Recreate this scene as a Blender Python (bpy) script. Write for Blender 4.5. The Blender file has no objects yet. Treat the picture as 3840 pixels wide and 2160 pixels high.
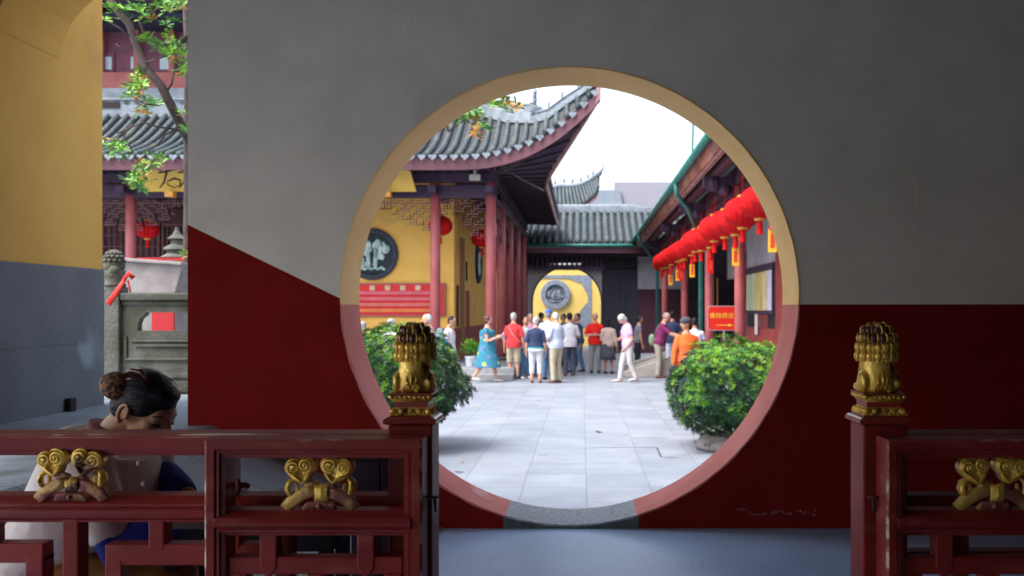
import bpy, bmesh, math, random
from mathutils import Vector, Matrix, noise
random.seed(7)
SC=bpy.context.scene; COL=SC.collection
F=2300.0; CX=1465.0; CY=783.0; CZ=1.35; GZ=-0.4
V=Vector; pi=math.pi
def at(x,y,Y): return V(((x-CX)*Y/F, Y, CZ-(y-CY)*Y/F))
def ax(x,Y): return (x-CX)*Y/F
def az(y,Y): return CZ-(y-CY)*Y/F
# ------------------------------------------------------------ materials
MATS={}
def M(name,c1,c2=None,scale=4.0,rough=.75,metal=0.0,bump=0.0,bscale=None,lo=.4,hi=.62,detail=5,c3=None,s3=1.0,lo3=.5,hi3=.7,coat=0.0,stretch=(1,1,1),spec=.5,sub=0):
    if name in MATS: return MATS[name]
    m=bpy.data.materials.new(name); m.use_nodes=True; nt=m.node_tree; N=nt.nodes; L=nt.links
    b=N['Principled BSDF']; b.inputs['Roughness'].default_value=rough; b.inputs['Metallic'].default_value=metal
    b.inputs['Coat Weight'].default_value=coat; b.inputs['Specular IOR Level'].default_value=spec
    if sub: b.inputs['Subsurface Weight'].default_value=sub; b.inputs['Subsurface Radius'].default_value=(.02,.008,.004)
    tc=N.new('ShaderNodeTexCoord'); mp=N.new('ShaderNodeMapping'); L.new(tc.outputs['Object'],mp.inputs[0]); mp.inputs['Scale'].default_value=stretch
    def nz(s,d):
        n=N.new('ShaderNodeTexNoise'); n.inputs['Scale'].default_value=s; n.inputs['Detail'].default_value=d; L.new(mp.outputs[0],n.inputs['Vector']); return n
    def ramp(src,lo,hi):
        r=N.new('ShaderNodeMapRange'); r.inputs[1].default_value=lo; r.inputs[2].default_value=hi; L.new(src,r.inputs[0]); return r.outputs[0]
    def mix(f,a,bb):
        x=N.new('ShaderNodeMix'); x.data_type='RGBA'; L.new(f,x.inputs[0])
        for i,q in ((6,a),(7,bb)):
            if isinstance(q,tuple): x.inputs[i].default_value=(*q,1)
            else: L.new(q,x.inputs[i])
        return x.outputs[2]
    if c2 is None: c2=tuple(q*.8 for q in c1)
    n=nz(scale,detail); c=mix(ramp(n.outputs[0],lo,hi),c1,c2)
    if c3 is not None:
        n3=nz(s3,6); c=mix(ramp(n3.outputs[0],lo3,hi3),c,c3)
    L.new(c,b.inputs['Base Color'])
    if bump:
        nb=nz(bscale or scale*6,4); bp=N.new('ShaderNodeBump'); bp.inputs['Strength'].default_value=bump; bp.inputs['Distance'].default_value=.02
        L.new(nb.outputs[0],bp.inputs['Height']); L.new(bp.outputs[0],b.inputs['Normal'])
    MATS[name]=m; m['_c']=1
    return m
def brickmat(name,c1,c2,mortar,bw,rh,ms,offset=0.0,rough=.6,rot=(0,0,0),loc=(0,0,0),stain=None,bump=.2,spec=.5,spot=None):
    m=bpy.data.materials.new(name); m.use_nodes=True; nt=m.node_tree; N=nt.nodes; L=nt.links; b=N['Principled BSDF']
    b.inputs['Roughness'].default_value=rough; b.inputs['Specular IOR Level'].default_value=spec
    tc=N.new('ShaderNodeTexCoord'); mp=N.new('ShaderNodeMapping'); L.new(tc.outputs['Object'],mp.inputs[0]); mp.inputs['Rotation'].default_value=rot; mp.inputs['Location'].default_value=loc
    # a little wobble so the joints are not ruler straight
    bt=N.new('ShaderNodeTexBrick'); bt.offset=offset; bt.inputs['Scale'].default_value=1; bt.inputs['Brick Width'].default_value=bw; bt.inputs['Row Height'].default_value=rh
    bt.inputs['Mortar Size'].default_value=ms; bt.inputs['Mortar Smooth'].default_value=.3; bt.inputs['Bias'].default_value=0
    bt.inputs['Color1'].default_value=(*c1,1); bt.inputs['Color2'].default_value=(*c2,1); bt.inputs['Mortar'].default_value=(*mortar,1)
    wn=N.new('ShaderNodeTexNoise'); wn.inputs['Scale'].default_value=1.3; wn.inputs['Detail'].default_value=2; L.new(mp.outputs[0],wn.inputs['Vector'])
    vm=N.new('ShaderNodeVectorMath'); vm.operation='MULTIPLY_ADD'; L.new(wn.outputs['Color'],vm.inputs[0]); vm.inputs[1].default_value=(.03,.03,.03); L.new(mp.outputs[0],vm.inputs[2])
    L.new(vm.outputs[0],bt.inputs['Vector'])
    n=N.new('ShaderNodeTexNoise'); n.inputs['Scale'].default_value=2.2; n.inputs['Detail'].default_value=8; L.new(tc.outputs['Object'],n.inputs['Vector'])
    n2=N.new('ShaderNodeTexNoise'); n2.inputs['Scale'].default_value=40; n2.inputs['Detail'].default_value=4; L.new(tc.outputs['Object'],n2.inputs['Vector'])
    r=N.new('ShaderNodeMapRange'); r.inputs[1].default_value=.3; r.inputs[2].default_value=.7; r.inputs[3].default_value=.86; r.inputs[4].default_value=1.10; L.new(n.outputs[0],r.inputs[0])
    r2=N.new('ShaderNodeMapRange'); r2.inputs[1].default_value=.3; r2.inputs[2].default_value=.7; r2.inputs[3].default_value=.85; r2.inputs[4].default_value=1.12; L.new(n2.outputs[0],r2.inputs[0])
    mu=N.new('ShaderNodeMath'); mu.operation='MULTIPLY'; L.new(r.outputs[0],mu.inputs[0]); L.new(r2.outputs[0],mu.inputs[1])
    vs=N.new('ShaderNodeVectorMath'); vs.operation='SCALE'; L.new(bt.outputs[0],vs.inputs[0]); L.new(mu.outputs[0],vs.inputs['Scale'])
    out=vs.outputs[0]
    if stain:
        n3=N.new('ShaderNodeTexNoise'); n3.inputs['Scale'].default_value=stain[1]; n3.inputs['Detail'].default_value=7; L.new(tc.outputs['Object'],n3.inputs['Vector'])
        r3=N.new('ShaderNodeMapRange'); r3.inputs[1].default_value=stain[2]; r3.inputs[2].default_value=stain[3]; L.new(n3.outputs[0],r3.inputs[0])
        x=N.new('ShaderNodeMix'); x.data_type='RGBA'; L.new(r3.outputs[0],x.inputs[0]); L.new(out,x.inputs[6]); x.inputs[7].default_value=(*stain[0],1); out=x.outputs[2]
    if spot:   # a splashed pale patch with its own ragged outline
        ctr,rad,colr=spot; sp=N.new('ShaderNodeVectorMath'); sp.operation='DISTANCE'; L.new(tc.outputs['Object'],sp.inputs[0]); sp.inputs[1].default_value=ctr
        n5=N.new('ShaderNodeTexNoise'); n5.inputs['Scale'].default_value=5; n5.inputs['Detail'].default_value=8; L.new(tc.outputs['Object'],n5.inputs['Vector'])
        ma=N.new('ShaderNodeMath'); ma.operation='MULTIPLY_ADD'; L.new(n5.outputs[0],ma.inputs[0]); ma.inputs[1].default_value=.55; L.new(sp.outputs['Value'],ma.inputs[2])
        r6=N.new('ShaderNodeMapRange'); r6.inputs[1].default_value=rad+.22; r6.inputs[2].default_value=rad+.10; r6.inputs[4].default_value=.75; L.new(ma.outputs[0],r6.inputs[0])
        x6=N.new('ShaderNodeMix'); x6.data_type='RGBA'; L.new(r6.outputs[0],x6.inputs[0]); L.new(out,x6.inputs[6]); x6.inputs[7].default_value=(*colr,1); out=x6.outputs[2]
    L.new(out,b.inputs['Base Color'])
    bp=N.new('ShaderNodeBump'); bp.inputs['Strength'].default_value=bump; bp.inputs['Distance'].default_value=.01; L.new(bt.outputs['Fac'],bp.inputs['Height']); bp.invert=True
    bp2=N.new('ShaderNodeBump'); bp2.inputs['Strength'].default_value=bump; bp2.inputs['Distance'].default_value=.004; L.new(n2.outputs[0],bp2.inputs['Height']); L.new(bp.outputs[0],bp2.inputs['Normal'])
    L.new(bp2.outputs[0],b.inputs['Normal'])
    MATS[name]=m; return m
# ------------------------------------------------------------ object helpers
def tag(o,label=None,cat=None,group=None,kind=None):
    if label: o['label']=label
    if cat: o['category']=cat
    if group: o['group']=group
    if kind: o['kind']=kind
    return o
def thing(name,label,cat,loc=(0,0,0),group=None):
    o=bpy.data.objects.new(name,None); COL.objects.link(o); o.location=loc; o.empty_display_size=.1
    return tag(o,label,cat,group)
def root_loc(o):
    while o.parent: o=o.parent
    return V(o.location)
def copy_tree(o,parent=None):
    c=o.copy(); COL.objects.link(c); c.parent=parent
    for ch in list(o.children): copy_tree(ch,c)
    return c
class MB:
    def __init__(s): s.v=[]; s.f=[]; s.m=[]; s.mats=[]; s.cur=0
    def mat(s,m):
        if m not in s.mats: s.mats.append(m)
        s.cur=s.mats.index(m); return s
    def add(s,vs,fs):
        n=len(s.v); s.v+= [V(q) for q in vs]
        for f in fs: s.f.append(tuple(i+n for i in f)); s.m.append(s.cur)
        return s
    def box(s,x0,x1,y0,y1,z0,z1):
        return s.add([(x0,y0,z0),(x1,y0,z0),(x1,y1,z0),(x0,y1,z0),(x0,y0,z1),(x1,y0,z1),(x1,y1,z1),(x0,y1,z1)],
                     [(0,3,2,1),(4,5,6,7),(0,1,5,4),(1,2,6,5),(2,3,7,6),(3,0,4,7)])
    def loft(s,rings,seg=12,cap=True):
        """rings: (center, axisA, axisB)"""
        vs=[]; fs=[]
        for c,a,b in rings:
            for i in range(seg):
                t=2*pi*i/seg; vs.append(c+a*math.cos(t)+b*math.sin(t))
        for j in range(len(rings)-1):
            for i in range(seg):
                k=(i+1)%seg; fs.append((j*seg+i,j*seg+k,(j+1)*seg+k,(j+1)*seg+i))
        if cap: fs.append(tuple(range(seg))[::-1]); fs.append(tuple(range((len(rings)-1)*seg,len(rings)*seg)))
        return s.add(vs,fs)
    def tube(s,pts,rad,seg=8,cap=True,flat=1.0,up=None):
        pts=[V(p) for p in pts]; n=len(pts)
        if not hasattr(rad,'__len__'): rad=[rad]*n
        rings=[]; pa=None
        for i,p in enumerate(pts):
            d=(pts[min(i+1,n-1)]-pts[max(i-1,0)])
            if d.length<1e-9: d=V((0,0,1))
            d.normalize()
            if pa is None:
                u=V(up) if up is not None else (V((0,0,1)) if abs(d.z)<.9 else V((1,0,0)))
                a=d.cross(u); a.normalize()
            else:
                a=pa-d*pa.dot(d); a.normalize()
            pa=a; b=d.cross(a); rings.append((p,a*rad[i],b*rad[i]*flat))
        return s.loft(rings,seg,cap)
    def ell(s,c,rx,ry,rz,rot=None,seg=12,rows=8):
        c=V(c); R=rot or Matrix.Identity(3); vs=[c+R@V((0,0,-rz))]; fs=[]
        for j in range(1,rows):
            t=-pi/2+pi*j/rows
            for i in range(seg):
                a=2*pi*i/seg; vs.append(c+R@V((rx*math.cos(t)*math.cos(a),ry*math.cos(t)*math.sin(a),rz*math.sin(t))))
        vs.append(c+R@V((0,0,rz))); T=len(vs)-1
        for i in range(seg):
            k=(i+1)%seg; fs.append((0,1+k,1+i))
            for j in range(rows-2): b=1+j*seg; fs.append((b+i,b+k,b+seg+k,b+seg+i))
            b=1+(rows-2)*seg; fs.append((b+i,b+k,T))
        return s.add(vs,fs)
    def lathe(s,c,prof,seg=24,mod=None,sx=1,sy=1):
        c=V(c); vs=[];fs=[]
        for r,z in prof:
            for i in range(seg):
                a=2*pi*i/seg; q=r*(mod(a,z) if mod else 1); vs.append(c+V((q*math.cos(a)*sx,q*math.sin(a)*sy,z)))
        for j in range(len(prof)-1):
            for i in range(seg):
                k=(i+1)%seg; fs.append((j*seg+i,j*seg+k,(j+1)*seg+k,(j+1)*seg+i))
        fs.append(tuple(range(seg))[::-1]); fs.append(tuple(range((len(prof)-1)*seg,len(prof)*seg)))
        return s.add(vs,fs)
    def sq(s,c,prof,sx=1,sy=1):
        """square lathe: (half, z)"""
        c=V(c); vs=[];fs=[]
        for r,z in prof:
            for a,b in ((-1,-1),(1,-1),(1,1),(-1,1)): vs.append(c+V((a*r*sx,b*r*sy,z)))
        for j in range(len(prof)-1):
            for i in range(4): k=(i+1)%4; fs.append((j*4+i,j*4+k,j*4+4+k,j*4+4+i))
        fs.append((3,2,1,0)); n=(len(prof)-1)*4; fs.append((n,n+1,n+2,n+3))
        return s.add(vs,fs)
    def prism(s,poly,y0,y1,axis='y'):
        """poly in (x,z) extruded along y; axis 'x': poly in (y,z) along x; 'z': poly (x,y) along z"""
        n=len(poly)
        def q(a,b,d): return {'y':(a,d,b),'x':(d,a,b),'z':(a,b,d)}[axis]
        vs=[q(a,b,y0) for a,b in poly]+[q(a,b,y1) for a,b in poly]
        fs=[tuple(range(n)),tuple(range(2*n-1,n-1,-1))]+[(i,i+n,(i+1)%n+n,(i+1)%n) for i in range(n)]
        return s.add(vs,fs)
    def grid(s,P,nu,nv,thick=None):
        """P(u,v)->Vector, 0..1; optional thickness vector"""
        vs=[P(i/nu,j/nv) for i in range(nu+1) for j in range(nv+1)]
        fs=[(i*(nv+1)+j,(i+1)*(nv+1)+j,(i+1)*(nv+1)+j+1,i*(nv+1)+j+1) for i in range(nu) for j in range(nv)]
        if thick is not None:
            n=len(vs); t=V(thick); vs=vs+[p+t for p in vs]; fs=fs+[tuple(q+n for q in f[::-1]) for f in fs]
            b=[i*(nv+1) for i in range(nu+1)]+[nu*(nv+1)+j for j in range(1,nv+1)]+[i*(nv+1)+nv for i in range(nu-1,-1,-1)]+[j for j in range(nv-1,0,-1)]
            fs+=[(b[i],b[(i+1)%len(b)],b[(i+1)%len(b)]+n,b[i]+n) for i in range(len(b))]
        return s.add(vs,fs)
    def text(s,body,org,size,ux,uz,thick=.004):
        c=bpy.data.curves.new('tmp','FONT'); c.body=body; c.size=1; c.extrude=0
        o=bpy.data.objects.new('tmp',c); COL.objects.link(o); bpy.context.view_layer.update()
        me=bpy.data.meshes.new_from_object(o.evaluated_get(bpy.context.evaluated_depsgraph_get()))
        org=V(org); ux=V(ux); uz=V(uz); n=ux.cross(uz)
        vs=[org+ux*(v.co.x*size)+uz*(v.co.y*size)+n*thick for v in me.vertices]
        s.add(vs,[tuple(p.vertices) for p in me.polygons])
        bpy.data.objects.remove(o); bpy.data.curves.remove(c); bpy.data.meshes.remove(me); return s
    def each(s,name,mat=None,parent=None,**k):
        """one object per separate piece"""
        par=list(range(len(s.v)))
        def fd(i):
            while par[i]!=i: par[i]=par[par[i]]; i=par[i]
            return i
        for f in s.f:
            r=fd(f[0])
            for i in f[1:]: par[fd(i)]=r
        gr={}
        for f,m in zip(s.f,s.m): gr.setdefault(fd(f[0]),[]).append((f,m))
        out=[]
        for fs in gr.values():
            q=MB(); q.mats=s.mats; mp={}
            for f,m in fs:
                for i in f:
                    if i not in mp: mp[i]=len(q.v); q.v.append(s.v[i])
                q.f.append(tuple(mp[i] for i in f)); q.m.append(m)
            out.append(q.build(name,mat,parent,**k))
        return out
    def build(s,name,mat=None,parent=None,smooth=False,bevel=0,remesh=0,sm=3,normals=True,auto=None):
        me=bpy.data.meshes.new(name); o=bpy.data.objects.new(name,me); COL.objects.link(o)
        off=root_loc(parent) if parent else V((0,0,0))
        me.from_pydata([v-off for v in s.v],[],s.f)
        if mat is not None: me.materials.append(mat)
        else:
            for m in s.mats: me.materials.append(m)
            me.polygons.foreach_set('material_index',s.m)
        if normals:
            bm=bmesh.new(); bm.from_mesh(me); bmesh.ops.recalc_face_normals(bm,faces=bm.faces); bm.to_mesh(me); bm.free()
        if smooth: me.polygons.foreach_set('use_smooth',[True]*len(me.polygons))
        if parent: o.parent=parent
        if bevel:
            b=o.modifiers.new('bevel','BEVEL'); b.width=bevel; b.segments=2; b.limit_method='ANGLE'; b.angle_limit=math.radians(35)
            b.harden_normals=False
        if remesh:
            r=o.modifiers.new('remesh','REMESH'); r.mode='VOXEL'; r.voxel_size=remesh; r.use_smooth_shade=True
            q=o.modifiers.new('smooth','SMOOTH'); q.factor=.5; q.iterations=sm
        me.update(); return o
def lerp(a,b,t): return a+(b-a)*t
def poly_at(pts,t):
    """piecewise-linear (smoothed) through list at param 0..1"""
    n=len(pts)-1; f=min(max(t,0),1)*n; i=min(int(f),n-1); return lerp(pts[i],pts[i+1],f-i)

# ------------------------------------------------------------ palette
m_plaster=M('plaster_grey_white',(.74,.66,.56),(.68,.605,.51),2.5,.9,bump=.15,bscale=60,c3=(.55,.49,.40),s3=1.6,lo3=.60,hi3=.80)
m_redpaint=M('dark_red_paint',(.205,.008,.006),(.165,.007,.005),3,.85,spec=.12,bump=.12,bscale=50,c3=(.26,.035,.03),s3=9,lo3=.72,hi3=.78)
m_yellow=M('ochre_plaster',(.86,.52,.12),(.80,.46,.10),1.6,.9,bump=.12,bscale=45,c3=(.46,.32,.14),s3=.9,lo3=.6,hi3=.8)
m_rimy=M('rim_cream_paint',(.92,.61,.25),(.86,.55,.21),2,.8,bump=.1,bscale=40)
m_rimr=M('rim_faded_red_paint',(.66,.22,.19),(.58,.17,.14),2.5,.8,bump=.12,bscale=30,c3=(.80,.56,.54),s3=1.3,lo3=.58,hi3=.66,stretch=(1,1,1))
m_rims=M('rim_granite',(.38,.42,.45),(.27,.30,.33),30,.7,bump=.5,bscale=70)
m_lacq=M('red_lacquer',(.27,.025,.021),(.18,.014,.012),6,.45,bump=.10,bscale=25,coat=.04,spec=.25,c3=(.32,.07,.055),s3=14,lo3=.55,hi3=.75,stretch=(.35,1,1))
m_lacqd=M('red_lacquer_bright',(.30,.030,.024),(.22,.020,.016),6,.35,bump=.05,bscale=25,coat=.4)
m_worn=M('worn_lacquer_edge',(.27,.045,.035),(.66,.48,.36),16,.6,lo=.50,hi=.57,stretch=(.25,1,1),bump=.2)
m_gold=M('aged_gold_leaf',(.98,.66,.13),(.72,.42,.06),14,.28,metal=.32,bump=.25,bscale=60,c3=(.13,.045,.022),s3=17,lo3=.56,hi3=.64)
m_goldw=M('rubbed_gold_leaf',(.62,.38,.09),(.30,.10,.07),10,.45,metal=.2,bump=.3,bscale=50,c3=(.20,.045,.035),s3=9,lo3=.54,hi3=.62)
m_bronze=M('mane_dark_gilt',(.13,.05,.03),(.62,.36,.07),20,.32,metal=.25,lo=.52,hi=.60,bump=.2,coat=.3)
m_stone=M('grey_carved_stone',(.13,.135,.115),(.085,.09,.075),6,.85,bump=.4,bscale=40,c3=(.07,.075,.04),s3=3,lo3=.5,hi3=.7)
m_stoneL=M('pale_carved_stone',(.31,.285,.28),(.24,.215,.215),6,.85,bump=.3,bscale=40)
m_col=M('column_red_veiled',(.42,.105,.105),(.36,.085,.09),3,.5,bump=.05)  # pinkness of the flare veil is put into the red
m_wooddk=M('veil_tinted_timber',(.060,.030,.070),(.038,.020,.050),4,.7)  # bluish flare veil is put into the dark timber colour
m_fascia=M('eave_board_red',(.13,.045,.065),(.10,.035,.05),3,.7,stretch=(1,1,1))
m_fascl=M('eave_board_faded',(.42,.24,.22),(.34,.17,.16),3,.7)
m_tile=M('grey_roof_tile',(.062,.085,.098),(.038,.054,.066),9,.6,bump=.3,bscale=30,c3=(.10,.115,.10),s3=2.4,lo3=.5,hi3=.72)
m_tiled=M('roof_tile_channel',(.06,.065,.07),(.04,.045,.05),6,.8)
m_tilew=M('pale_ridge_plaster',(.27,.31,.35),(.19,.22,.26),4,.8,bump=.2)
m_drip=M('grey_drip_tile',(.25,.29,.33),(.16,.19,.23),12,.7,bump=.3)
m_black=M('near_black_timber',(.018,.012,.016),(.012,.009,.012),4,.75)
m_green=M('verdigris_green_metal',(.03,.20,.16),(.02,.14,.12),6,.45)
m_lred=M('lantern_red_silk',(.66,.012,.012),(.55,.010,.012),5,.85,spec=.15)
def ribs(m):
    nt=m.node_tree; N=nt.nodes; L=nt.links; b=N['Principled BSDF']; src=b.inputs['Base Color'].links[0].from_socket
    tc=[n for n in N if n.type=='TEX_COORD'][0]; g=N.new('ShaderNodeTexGradient'); g.gradient_type='RADIAL'; L.new(tc.outputs['Object'],g.inputs[0])
    a=N.new('ShaderNodeMath'); a.operation='MULTIPLY'; a.inputs[1].default_value=18; L.new(g.outputs['Fac'],a.inputs[0])
    p=N.new('ShaderNodeMath'); p.operation='PINGPONG'; p.inputs[1].default_value=.5; L.new(a.outputs[0],p.inputs[0])
    r=N.new('ShaderNodeMapRange'); r.inputs[1].default_value=.10; r.inputs[2].default_value=.03; L.new(p.outputs[0],r.inputs[0])
    x=N.new('ShaderNodeMix'); x.data_type='RGBA'; L.new(r.outputs[0],x.inputs[0]); L.new(src,x.inputs[6]); x.inputs[7].default_value=(.22,.004,.006,1); L.new(x.outputs[2],b.inputs['Base Color'])
m_silk=M('ribbed_lantern_silk',(.62,.010,.012),(.46,.008,.010),4,.85,spec=.15); ribs(m_silk)
m_lgold=M('lantern_gold_band',(.75,.36,.05),(.6,.26,.03),30,.5)
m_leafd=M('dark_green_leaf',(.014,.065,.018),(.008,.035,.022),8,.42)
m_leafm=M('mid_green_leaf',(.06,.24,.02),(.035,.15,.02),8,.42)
m_leafy=M('lime_leaf',(.22,.44,.015),(.12,.30,.012),8,.45)
m_leafo=M('autumn_orange_leaf',(.50,.20,.02),(.36,.22,.02),8,.5)
m_bark=M('grey_brown_bark',(.085,.06,.055),(.05,.035,.035),12,.9,bump=.5)
m_skin=M('skin_light',(.62,.33,.24),(.56,.28,.20),10,.55,sub=.1)
m_skin2=M('skin_tan',(.46,.25,.16),(.40,.20,.13),10,.55,sub=.1)
m_skin3=M('skin_warm_tan',(.50,.27,.155),(.42,.20,.11),12,.5,sub=.1)
m_hairb=M('black_hair',(.006,.005,.009),(.012,.010,.016),40,.5,bump=.4,bscale=90,stretch=(.3,1,1),spec=.25)
m_hairg=M('grey_white_hair',(.50,.50,.50),(.38,.38,.38),30,.7,bump=.3)
m_hairs=M('silver_hair',(.30,.30,.31),(.22,.22,.23),30,.7,bump=.3)
m_hairr=M('auburn_hair',(.12,.030,.035),(.08,.02,.022),30,.5,bump=.3)
def cloth(name,c,c2=None,**k): return M(name,c,c2 or tuple(q*.82 for q in c),k.pop('scale',7),.85,bump=k.pop('bump',.35),bscale=k.pop('bscale',9),**k)
# ============================================================ the hall (foreground corridor)
WY=5.68; WB=WY+.45
def structure(name,mb,m=None): return tag(mb.build(name,m),kind='structure')
m_floor=brickmat('hall_floor_sky_tinted',(.33,.45,.66),(.30,.41,.60),(.22,.29,.42),3.2,2.9,.004,.5,rough=.33,loc=(.9,.4,0),bump=.08)  # stone colour carries the blue cast of skylight from the gate
structure('floor',MB().box(-8,8,-4,WB,-.3,0),m_floor)
# raised floor outside the left opening with its ramp down along the wall
m_plat=brickmat('platform_slabs',(.27,.33,.39),(.24,.29,.345),(.12,.14,.16),1.1,.62,.006,.5,rough=.6,stain=((.07,.08,.07),1.1,.55,.66))
PZ=.64
structure('platform',MB().prism([(-8,.002),(-8,PZ),(-2.30,PZ),(-.86,.004),(-.86,.002)],3.35,WY-.003).box(-8,-2.45,WY-.003,8.4,.002,PZ),m_plat)
m_ceil=M('dark_ceiling_boards',(.035,.025,.02),(.025,.018,.015),3,.8)
structure('ceiling',MB().box(-3.9,8,-4,WB+.5,3.95,4.1),m_ceil)
# moon gate wall
GC=V((-.0766,WY,1.444)); GR=1.42; ZR=1.393
X0,X1,ZT=-2.452,8.0,3.95
def wall_face(Y):
    bm=bmesh.new(); n=192
    def outp(t):
        dx,dz=math.cos(t),math.sin(t); k=1e9
        if dx>1e-9:k=min(k,(X1-GC.x)/dx)
        if dx<-1e-9:k=min(k,(X0-GC.x)/dx)
        if dz>1e-9:k=min(k,(ZT-GC.z)/dz)
        if dz<-1e-9:k=min(k,(-.05-GC.z)/dz)
        return V((GC.x+dx*k,Y,GC.z+dz*k))
    ang=sorted([2*pi*i/n for i in range(n)]+[math.atan2(z-GC.z,x-GC.x)%(2*pi) for x,z in ((X0,-.05),(X1,-.05),(X1,ZT),(X0,ZT))])
    ci=[bm.verts.new((GC.x+GR*math.cos(t),Y,GC.z+GR*math.sin(t))) for t in ang]; co=[bm.verts.new(outp(t)) for t in ang]
    for i in range(len(ang)): k=(i+1)%len(ang); bm.faces.new((ci[i],ci[k],co[k],co[i]))
    a=V((X0,Y,1.888)); b=V((-1.482,Y,1.419)); d=b-a; nrm=V((-d.z,0,d.x)); xk=-1.482+(1.419-ZR)/.483
    geo=lambda: bm.verts[:]+bm.edges[:]+bm.faces[:]
    bmesh.ops.bisect_plane(bm,geom=geo(),plane_co=(0,Y,ZR),plane_no=(0,0,1))
    bmesh.ops.bisect_plane(bm,geom=geo(),plane_co=a,plane_no=nrm)
    bmesh.ops.bisect_plane(bm,geom=geo(),plane_co=(0,Y,.18),plane_no=(0,0,1))
    for s in (-.49,.35): bmesh.ops.bisect_plane(bm,geom=geo(),plane_co=(s,Y,0),plane_no=(1,0,0))
    mb=MB(); red=m_redpaint
    bm.verts.index_update()
    for f in bm.faces:
        c=f.calc_center_median(); below=c.z<ZR or (c.x<xk and c.z<a.z+(c.x-a.x)*d.z/d.x)
        stone=c.z<.18 and -.49<c.x<.35
        mb.mat(m_basest if stone else (red if below else m_plaster)); mb.add([v.co.copy() for v in f.verts],[tuple(range(len(f.verts)))])
    bm.free(); return mb
m_basest=M('threshold_stone',(.10,.12,.12),(.06,.07,.075),10,.8,bump=.3)
W=thing('moon_gate_wall','thick grey-white wall with dark red dado pierced by the big round moon gate','wall',(GC.x,WY,0))
mf=wall_face(WY); mbk=wall_face(WB)
mf.mats+= [q for q in mbk.mats if q not in mf.mats]
for f,mi in zip(mbk.f,mbk.m):
    mf.cur=mf.mats.index(mbk.mats[mi]); mf.add([mbk.v[i] for i in f],[tuple(range(len(f)))])
# left end of the wall
mf.mat(m_redpaint).add([(X0,WY,-.05),(X0,WB,-.05),(X0,WB,1.888),(X0,WY,1.888)],[(0,1,2,3)])
mf.mat(m_plaster).add([(X0,WY,1.888),(X0,WB,1.888),(X0,WB,ZT),(X0,WY,ZT)],[(0,1,2,3)])
o=mf.build('wall',None,W,normals=False)
rim=MB(); n=240; tl=math.asin((ZR-GC.z)/GR)
def rimseg(a0,a1,m,ins=0.0,ysh=.004,k=60):
    rim.mat(m); r=GR-ins
    def P(u,v):
        t=a0+(a1-a0)*u; return V((GC.x+r*math.cos(t),WY-ysh+(.45+2*ysh)*v,GC.z+r*math.sin(t)))
    rim.grid(P,k,6)
rimseg(tl,pi-tl,m_rimy,k=120)
ab=math.radians(-90+17.0); ac=math.radians(-90-16.5)
rimseg(ac,-pi-tl,m_rimr,k=50); rimseg(ab,tl,m_rimr,k=50); rimseg(ac,ab,m_rims,.0,k=40)
# thin painted lip around the opening on the front face
def lip(a0,a1,m):
    rim.mat(m)
    def P(u,v):
        t=a0+(a1-a0)*u; r=GR+.010*v+.002*math.sin(37*t); return V((GC.x+r*math.cos(t),WY-.004+.001*v,GC.z+r*math.sin(t)))
    rim.grid(P,100,1)
lip(tl,pi-tl,m_rimy); lip(ac,-pi-tl,m_rimr); lip(ab,tl,m_rimr); lip(ac,ab,m_rims)
rim.build('gate_rim',None,W,smooth=True,normals=False)
# scraped patch at the foot of the wall
sc=MB(); 
for i in range(110):
    t=random.random(); x=.95+.52*t; z=.10+.035*noise.noise(V((t*5,1.3,0)))+random.gauss(0,.004+.012*max(0,t-.75)*4*(random.random())); w=random.uniform(.0015,.0065)
    sc.add([(x-w,WY-.002,z-w*.6),(x+w*1.4,WY-.002,z-w*.4),(x+w,WY-.002,z+w*.7),(x-w*.8,WY-.002,z+w*.5)],[(0,1,2,3)])
for pts in ([(648,370),(642,395),(652,415),(648,428)],[(768,350),(760,372),(766,392),(758,400)],[(2212,480),(2208,520),(2222,548)],[(2282,420),(2300,450),(2306,520),(2296,530)],[(2255,570),(2275,578),(2298,566)]):
    P_=[at(x,y,WY-.002) for x,y in pts]; sm_=MB()
    for a,c in zip(P_,P_[1:]):
        d=(c-a).normalized(); n_=V((-d.z,0,d.x))*.007; sm_.add([a-n_,c-n_*.6,c+n_*1.2,a+n_*.8],[(0,1,2,3)])
    sm_.build('old_glue_mark',M('ochre_glue_stain',(.80,.70,.50),(.76,.68,.52),20,.9),W,normals=False)
sc.build('scraped_plaster_patch',M('bare_plaster',(.36,.20,.19),(.28,.12,.11),20,.9),W,normals=False)
# left side wall: ochre above, stone dado below
m_dado=brickmat('blue_grey_granite_dado',(.155,.185,.215),(.135,.165,.195),(.095,.115,.135),.95,.52,.0035,.5,rough=.55,rot=(pi/2,0,pi/2),loc=(.3,.16,0),stain=((.30,.36,.40),1.6,.66,.80),bump=.2,spot=((0,1.78,1.06),.22,(.34,.42,.48)))
SW=thing('side_wall','ochre plastered side wall above a blue-grey granite dado','wall',(-3.65,5,0))
MB().box(-4.0,-3.665,4.6,6.98,1.67,3.95).build('ochre_wall',m_yellow,SW)
MB().box(-4.02,-3.65,4.6,6.985,PZ-.6,1.668).build('granite_dado',m_dado,SW,bevel=.006)
A=MB(); pts=[(-3.66,3.12),(-3.64,3.22),(-3.58,3.36),(-3.48,3.48),(-3.36,3.58),(-3.20,3.67),(-3.0,3.73),(-2.7,3.78),(-2.46,3.8),(-2.46,3.94),(-3.66,3.94)]
A.prism(pts,WY+.02,6.4); A.build('arch_head',m_yellow,SW)
A=MB(); A.prism([(-3.66,3.02),(-3.60,3.12),(-3.57,3.3),(-3.45,3.5),(-3.25,3.72),(-3.2,3.94),(-3.66,3.94)],5.0,5.12); A.build('corbel',M('dark_ochre_timber',(.30,.17,.05),(.22,.12,.04),4,.8),SW)
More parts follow.
